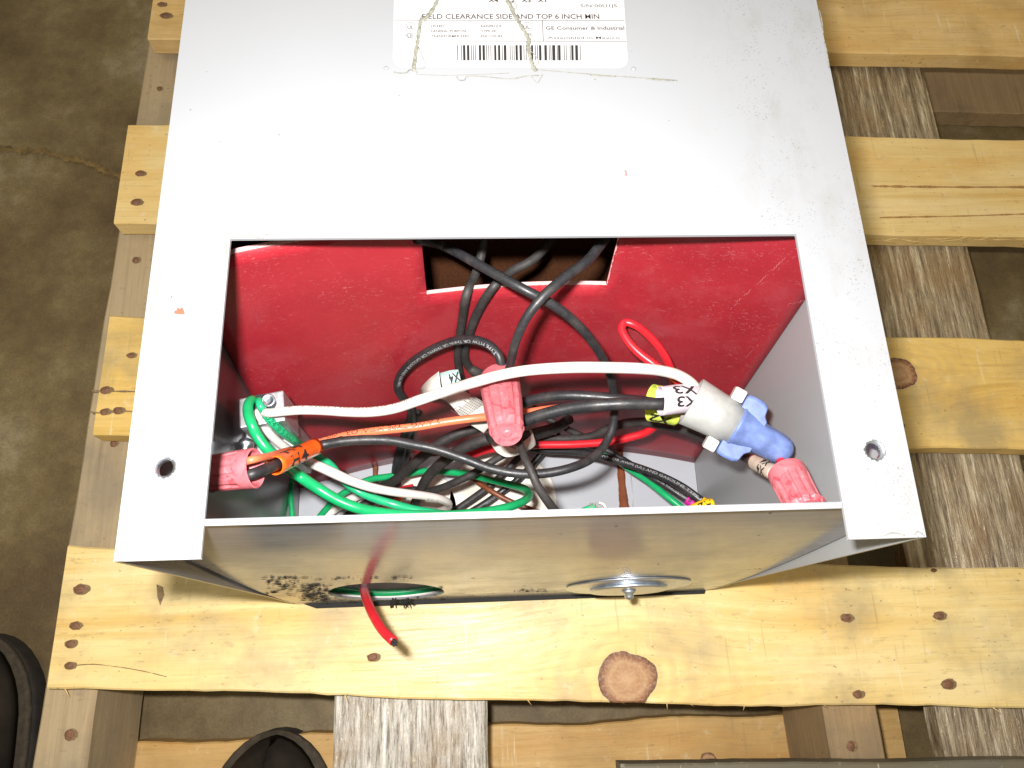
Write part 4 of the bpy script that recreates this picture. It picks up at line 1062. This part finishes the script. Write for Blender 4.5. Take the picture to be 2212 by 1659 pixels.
wire('black_wire', 'thickest dull black wire fanning down left between two thinner ones', M['blackdull'],
     [(1090, 938, .40, 23), (1057, 947, .40, 24), (1016, 961, .38, 25), (978, 982, .35, 25), (950, 1004, .31, 24), (926, 1028, .25, 23), (910, 1055, .18, 22), (896, 1090, .10, 21)])
wire('black_wire', 'thin dull black wire crossing above the back green loop', M['blackdull'],
     [(1160, 955, .26, 15), (1110, 972, .28, 16), (1075, 990, .29, 16), (1049, 1006, .29, 17), (1020, 1024, .28, 17), (983, 1042, .26, 17), (950, 1055, .22, 16), (918, 1064, .18, 16)])
wM = wire('black_wire', 'black wire with white lettering on the cream disc beneath the green loop', M['black'],
     [(1210, 940, .10, 14), (1180, 968, .10, 14), (1150, 1003, .09, 14), (1115, 1038, .08, 14), (1078, 1066, .07, 15), (1047, 1088, .07, 15), (1010, 1110, .06, 15)])
printed(wM, 'TYPE MTW', (1070, 1073), .0013, M['paleprint'], False, .3)
wire('black_wire', 'dull black wire at the left of the heap running straight down beside the green wire', M['blackdull'],
     [(905, 890, .34, 14), (894, 912, .28, 15), (885, 955, .20, 16), (872, 1000, .12, 18), (858, 1035, .07, 18), (850, 1075, .05, 18)])
wire('black_wire', 'short black wire slanting right under the thick pair', M['blackdull'],
     [(1150, 880, .28, 17), (1190, 908, .27, 15), (1228, 928, .26, 14), (1265, 945, .24, 13), (1300, 968, .20, 13)])
wire('black_wire', 'thick black wire tucked below the X3 wire in shadow', M['blackdull'],
     [(1080, 930, .32, 20), (1120, 945, .32, 26), (1165, 935, .32, 26), (1205, 922, .34, 24), (1230, 905, .38, 22)])
wP1 = wire('black_wire', 'black wire with white lettering ending in the upper yellow H2 marker', M['black'],
     [(1120, 966, .14, 13), (1180, 974, .17, 14), (1237, 976, .20, 15), (1294, 985, .24, 16), (1342, 998, .27, 16), (1390, 1014, .30, 17), (1438, 1033, .33, 17), (1477, 1054, .35, 18), (1510, 1078, .36, 18), (1545, 1106, .36, 18), (1575, 1130, .36, 18)])
printed(wP1, 'THWN OR AWM (UL) AND GASOLINE TYPE MTW', (1290, 984), .0016, M['paleprint'], False, .25, spread=1.7)
sleeve(wP1, (1512, 1080), (1550, 1110), 1.25, M['sleeveyellow'], ['H2'], .0042, False, (.001,), start=.18, bold=.02, spread=1.2)
wP2 = wire('black_wire', 'black wire below it ending in the magenta marker', M['black'],
     [(1225, 960, .17, 11), (1265, 962, .17, 12), (1304, 970, .18, 13), (1342, 990, .19, 13), (1378, 1012, .20, 13), (1412, 1034, .22, 14), (1448, 1056, .24, 14), (1484, 1079, .25, 15), (1510, 1096, .26, 15), (1540, 1118, .26, 15)])
printed(wP2, 'TYPE MTW OR THHN OR THWN', (1400, 1026), .0012, M['paleprint'], False, .2, spread=1.3)
sleeve(wP2, (1484, 1079), (1500, 1090), 1.45, M['sleevemagenta'], ['B'], .003, False, (.001,), start=.3, name='marker_sleeve')
wire_y = wire('yellow_marker_wire', 'stub of wire covered by the lower yellow H2 marker at the window edge', M['sleeveyellow'],
     [(1540, 1086, .44, 20), (1520, 1092, .44, 26), (1498, 1103, .44, 28), (1470, 1120, .43, 28)], cat='wire')
printed(wire_y, 'H2 H2', (1534, 1087), .0052, M['darkprint'], False, .1, spread=1.0, bold=.02)
wire('green_wire', 'slim green wire running beneath the two lettered black wires to the window edge', M['green'],
     [(1270, 958, .13, 11), (1300, 972, .14, 12), (1330, 993, .15, 12), (1362, 1015, .16, 13), (1400, 1040, .18, 14), (1438, 1070, .20, 15), (1475, 1099, .21, 16), (1510, 1130, .22, 16)])
wire('green_wire', 'slim green wire standing upright in the dark left corner', M['green'],
     [(628, 1030, .10, 10), (629, 1048, .11, 11), (628, 1073, .12, 12), (630, 1100, .12, 12), (633, 1130, .12, 12)])
wire('brown_wire', 'thin brown wire lying across the cream disc below the green loop', M['brown'],
     [(1000, 1018, .06, 10), (1032, 1042, .07, 11), (1065, 1063, .08, 12), (1098, 1081, .08, 12), (1139, 1098, .08, 12), (1180, 1111, .08, 12), (1225, 1125, .08, 12)])
wire('red_wire', 'short dark red wire end showing between the green and white wires at lower left', M['red'],
     [(795, 1125, .08, 13), (818, 1103, .09, 13), (838, 1085, .09, 13), (866, 1058, .08, 12), (892, 1050, .07, 10)])
wire('orange_wire', 'short orange wire end beside the dark red one at lower left', M['sleeveorange'],
     [(812, 1128, .08, 12), (832, 1106, .09, 12), (852, 1088, .09, 12), (876, 1064, .08, 11)])
wire('white_wire', 'cream wire curving low on the box floor below the green loops at left', M['paper'],
     [(690, 1128, .05, 20), (722, 1100, .05, 20), (765, 1075, .05, 19), (815, 1056, .05, 18), (860, 1046, .05, 17)])
wire('black_wire', 'short black wire beside the cream one at the lower left of the window', M['blackdull'],
     [(735, 1130, .09, 20), (768, 1102, .10, 20), (808, 1080, .10, 19), (850, 1066, .10, 18), (900, 1058, .09, 17)])
wire('black_wire', 'lowest black wire slanting across the back of the box floor behind the nut', M['blackdull'],
     [(960, 1118, .05, 16), (1010, 1085, .06, 16), (1060, 1048, .07, 16), (1105, 1005, .08, 15), (1140, 968, .09, 15)])
# frayed green stub
t, pt, ins = wire('green_wire', 'frayed stub of green wire with bare strands at the window edge', M['green2'],
     [(1235, 1128, .40, 18), (1250, 1112, .42, 18), (1268, 1103, .43, 19), (1284, 1097, .43, 20)])
mb = MB(); c = U(1284, 1098, .435 * D)
for k in range(46):
    a = random.uniform(0, 6.28); d = Vector((math.cos(a), math.sin(a) * .8, random.uniform(-.2, .8))) * random.uniform(.0018, .0052)
    tube_mesh(mb, [c + d * .2, c + d * .7 + Vector((random.uniform(-1, 1), random.uniform(-1, 1), 0)) * .0008, c + d], [.0003, .0003, .0002], 5)
mb.obj('bare_strands', M['glue'], t)
mb = MB()
for k in range(3): tube_mesh(mb, catmull([c + Vector((.0022 + .004 * math.cos(a), .0030 * math.sin(a), .001 * k)) for a in (-1.5, -.7, 0, .7, 1.5)], 4), .0008, 6)
mb.obj('torn_jacket', M['paper'], t)

# --- folded bar-code tag behind the centre nut
tag = thing('wire_tag', 'folded white paper tag with bar code and teal marker behind the centre nut', 'tag', tuple(U(950, 840, .4 * D)))
def ribbon(mb, pts, smooth=True):
    """pts: ((u,v) one edge, (u,v) other edge, height share)"""
    A = catmull([U(a[0], a[1], z * D) for a, b_, z in pts], 6); B = catmull([U(b_[0], b_[1], (z if not isinstance(z, tuple) else z[1]) * D) for a, b_, z in pts], 6)
    n = len(A); nrm = Vector((0, 0, -.0005))
    vs = A + B + [a + nrm for a in A] + [b_ + nrm for b_ in B]; fs = []
    for i in range(n - 1):
        fs += [(i, i + 1, n + i + 1, n + i), (2 * n + i, 3 * n + i, 3 * n + i + 1, 2 * n + i + 1), (i, 2 * n + i, 2 * n + i + 1, i + 1), (n + i, n + i + 1, 3 * n + i + 1, 3 * n + i)]
    fs += [(0, n, 3 * n, 2 * n), (n - 1, 3 * n - 1, 4 * n - 1, 2 * n - 1)]
    mb.add(vs, fs, smooth)
mb = MB()
ribbon(mb, [((948, 802), (952, 838), .56), ((925, 820), (935, 848), .54), ((908, 842), (925, 856), .50), ((914, 856), (935, 862), .46)])
ribbon(mb, [((950, 845), (912, 858), .47), ((985, 838), (955, 862), .49), ((1015, 852), (975, 876), .50), ((1042, 868), (1000, 905), .50), ((1075, 900), (1045, 935), .46)])
ribbon(mb, [((1060, 920), (1062, 962), .42), ((1085, 950), (1075, 978), .44), ((1105, 962), (1095, 987), .46), ((1128, 955), (1118, 983), .46), ((1150, 935), (1156, 962), .44), ((1138, 922), (1150, 940), .40)])
tg = mb.obj('paper_strip', M['paper'], tag)
mb = MB(); ribbon(mb, [((990, 798), (996, 824), .58), ((972, 800), (978, 832), .58), ((950, 806), (956, 840), .57)]); tl = mb.obj('teal_marker', M['sleeveteal'], tag)
mb = MB(); a = U(990, 802, .585 * D); r_ = (U(955, 812, .585 * D) - a); w_ = r_.length; r_.normalize(); up = Vector((0, 0, 1)).cross(r_)
flat_text(mb, 'X4', a + up * .0006 - r_ * .0 + Vector((0, 0, .0006)), r_, up, .0062, .0052, .03)
o = mb.obj('lettering', M['darkprint'], tag); sub(tl, o)
mb = MB()
for k in range(19):
    t_ = k / 18; e0 = Vector((1046, 872)).lerp(Vector((1003, 903)), t_); l = 26 if k % 3 else 34
    d2 = Vector((-.86, -.50)); n_ = Vector((.5, -.86)) * (.8 if k % 2 else 1.3) * .6
    q4 = [e0 - n_, e0 + n_, e0 + n_ + d2 * l, e0 - n_ + d2 * l]
    mb.add([U(x.x, x.y, .512 * D) for x in q4], [(0, 1, 2, 3)])
o = mb.obj('bar_code', M['darkprint'], tag); sub(tg, o); mb = MB()
for k in range(10):
    t_ = k / 9; e0 = Vector((1082, 958)).lerp(Vector((1112, 972)), t_)
    q4 = [e0, e0 + Vector((1.6, 0)), e0 + Vector((6, -18)), e0 + Vector((4.4, -18))]
    mb.add([U(x.x, x.y, .475 * D) for x in q4], [(0, 1, 2, 3)])
o = mb.obj('bar_code', M['darkprint'], tag); sub(tg, o)

# ================================================================== WIRE NUTS
def nut(label, A, B, ra, rb, ribs_n=14, group='red twist-on wire nuts'):
    """A: mouth (u,v,z share), B: tip, radii in photo pixels"""
    a = U(A[0], A[1], A[2] * D); b_ = U(B[0], B[1], B[2] * D); ra = 2 * pxr(ra, a); rb = 2 * pxr(rb, b_)
    ax = (b_ - a); Ln = ax.length; ax.normalize()
    t = thing('wire_nut', label, 'wire nut', tuple(a), group)
    def rib(th, h):
        f = h / Ln
        if f < .22 or f > .985: return 1
        return 1 - .13 * min(1, max(0, math.cos(th * ribs_n) * 1.8 - .35)) * min(1, (f - .22) * 12)
    prof = [(0.004, ra * .80), (0, ra * .86), (-.0004, ra * .93), (0, ra), (Ln * .10, ra * 1.0), (Ln * .20, ra * 1.0), (Ln * .24, ra * .985), (Ln * .5, ra * .96), (Ln * .8, ra * .45 + rb * .55), (Ln * .91, rb * 1.16), (Ln * .935, rb * 1.08), (Ln, rb * .95), (Ln * 1.0, rb * .88), (Ln * .992, rb * .70), (Ln * .992, rb * .3), (Ln * 1.004, rb * .2), (Ln * 1.004, .0004)]
    # inner wall of the mouth
    prof = [(Ln * .45, .0004), (Ln * .45, ra * .55), (Ln * .2, ra * .74)] + prof
    mb = MB(); lathe(mb, a, ax, prof, 96, rib); body = mb.obj('body', M['pinknut'], t)
    bm = bmesh.new(); bm.from_mesh(body.data)
    for e_ in bm.edges:
        if len(e_.link_faces) == 2 and e_.calc_face_angle(0) > .45: e_.smooth = False
    bm.to_mesh(body.data); bm.free()
    return t, a, b_, ax, ra, rb
nut('dusty red wire nut hanging in the centre of the window, its flat tip up', (1079, 822, .655), (1096, 938, .755), 43, 34, 8)
nut('dusty red wire nut at the left edge below the lug, mouth to the right', (551, 1011, .82), (440, 1025, .800), 44, 36, 10)
nut('dusty red wire nut standing at the right edge of the window beside the blue one', (1699, 1020, .77), (1744, 1106, .82), 41, 39, 10)
wire('red_wire', 'short red wire entering the right-hand red nut from under the blue nut', M['red'],
     [(1650, 955, .68, 17), (1675, 980, .70, 18), (1692, 1003, .73, 19), (1712, 1035, .77, 19)])
# the blue winged one
a = U(1493, 867, .71 * D); b_ = U(1692, 974, .71 * D); ax = (b_ - a); Ln = ax.length + .004; ax.normalize()
bn = thing('wire_nut', 'large blue winged wire nut with a grey sleeve at the right of the window', 'wire nut', tuple(a))
side = ax.cross((CPV - a).normalized()).normalized(); face = side.cross(ax).normalized()
k = depth(a) / F; r0 = 55 * k; r1 = 46 * k
Lg = (U(1592, 910, .71 * D) - a).length
mb = MB(); lathe(mb, a, ax, [(Lg * .7, .0005), (Lg * .7, r0 * .5), (.004, r0 * .86), (0, r0 * .90), (-.0004, r0 * .95), (0, r0), (Lg * .5, (r0 + r1) / 2 * .99), (Lg, r1)], 56)
mb.obj('grey_sleeve', M['greynut'], bn)
mb = MB(); lathe(mb, a, ax, [(Lg - .0006, r1 * .5), (Lg - .0006, r1 * 1.03), (Lg + .0006, r1 * 1.05), (Lg + .0016, r1 * .98), (Lg + .006, r1 * .90), (Lg + .010, r1 * .80), (Lg + .014, r1 * .745), (Ln - .007, r1 * .70), (Ln - .004, r1 * .65), (Ln - .0015, r1 * .50), (Ln, r1 * .28), (Ln + .0005, .0004)], 56, lambda th, h: 1 - (.03 * (.5 + .5 * math.cos(th * 8)) if h > Lg + .006 else 0))
body = mb.obj('body', M['bluenut'], bn)
def wing(sg):
    # profile in (along axis, out to the side); rounded fin
    out = [(Lg - .0025, .55), (Lg - .0025, 1.42), (Lg - .0018, 1.54), (Lg + .002, 1.58), (Lg + .0066, 1.55), (Lg + .0090, 1.42), (Lg + .0094, 1.20), (Lg + .0098, .98), (Lg + .0120, .78), (Lg + .012, .45)]
    mb = MB(); n = len(out)
    for th, sc in ((-.0056, .92), (-.0044, 1), (.0044, 1), (.0056, .92)):
        for h, r in out: mb.v.append(tuple(a + ax * h + side * sg * r * r1 * (sc if r > 1 else 1) + face * th))
    fs = []
    for q_ in range(3):
        for i in range(n - 1): fs.append((q_ * n + i, q_ * n + i + 1, (q_ + 1) * n + i + 1, (q_ + 1) * n + i))
    fs += [tuple(range(n)), tuple(3 * n + i for i in range(n))]
    for f in fs: mb.f.append(f); mb.sm.append(False)
    o = mb.obj('wing', M['bluenut'], bn, .0012)
    mb = MB(); vs = []
    for h in (Lg - .0092, Lg - .0030):
        for (s_, f_) in ((1.0, -1.1), (1.52, -1.1), (1.62, -.8), (1.62, .8), (1.52, 1.1), (1.0, 1.1)): vs.append(a + ax * h + side * sg * r1 * s_ + face * .0038 * f_)
    mb.add(vs, [(0, 1, 2, 3, 4, 5), (11, 10, 9, 8, 7, 6)] + [(i, (i + 1) % 6, 6 + (i + 1) % 6, 6 + i) for i in range(6)])
    mb.obj('grey_tab', M['whitenut'], bn, .0010)
wing(1); wing(-1)

# ================================================================== WORK SHOES on the floor
M['leather'] = plain('black_leather', (.022, .017, .012), .8, 0, .4, 40, spec=.2, bumpy=.25)
M['sole'] = plain('dark_rubber_sole', (.020, .015, .010), .85, 0, .4, 90)
M['welt'] = plain('worn_brown_welt', (.045, .032, .018), .8, 0, .4, 200)
def shoe(label, tip, rot):
    t = thing('work_shoe', label, 'shoe', tuple(tip), 'pair of black work shoes')
    def outl(s, w):  # half width along the shoe, s = 0 tip .. 1 heel
        return w * (math.sqrt(max(0, 1 - (1 - min(1, s / .24)) ** 2))) * (1 - .16 * math.sin(max(0, s - .35) * 3.0))
    LEN = .29; rotm = Matrix.Rotation(rot, 3, 'Z')
    def ring(z, w, n=26, inset=0):
        left = []; right = []
        for i in range(n + 1):
            s = (1 - math.cos(i / n * math.pi)) / 2; hw = max(0, outl(s, w) * (math.sin(max(0, 1 - s) * 8) if s > .81 else 1) - inset)
            left.append(Vector((-hw, -inset - s * (LEN - 2 * inset), z))); right.append(Vector((hw, -inset - s * (LEN - 2 * inset), z)))
        return [Vector(tip) + rotm @ v for v in left + right[::-1]]
    def loft(rings, name, mat, cap=True):
        mb = MB(); n = len(rings[0]); vs = [v for r_ in rings for v in r_]
        fs = [(i * n + k, i * n + (k + 1) % n, (i + 1) * n + (k + 1) % n, (i + 1) * n + k) for i in range(len(rings) - 1) for k in range(n)]
        if cap: fs += [tuple(range(n)), tuple((len(rings) - 1) * n + k for k in range(n))]
        mb.add(vs, fs, True); return mb.obj(name, mat, t)
    loft([ring(.001, .050), ring(.006, .053), ring(.022, .053), ring(.025, .051)], 'sole', M['sole'])
    loft([ring(.0252, .0505), ring(.0275, .0515), ring(.0300, .0505), ring(.0302, .047)], 'welt', M['welt'])
    loft([ring(.0303, .046, inset=.003), ring(.042, .047, inset=.004), ring(.055, .043, inset=.009), ring(.066, .033, inset=.019), ring(.074, .020, inset=.032), ring(.077, .008, inset=.05)], 'upper', M['leather'])
tipL = U(-12, 1368, floor_z); shoe('black work shoe beside the left end of the pallet', (tipL.x, tipL.y, floor_z), .06)
tipR = U(620, 1558, floor_z); shoe('black work shoe seen through the gap under the front board', (tipR.x, tipR.y - .004, floor_z), -.05)
for o in bpy.data.objects:
    if '_base' in o: del o['_base']
    if o.name.split('.')[0] in ('grime', 'scratches', 'splinters', 'paint_scrapes', 'tape_strand', 'bare_strands'): o['kind'] = 'stuff'
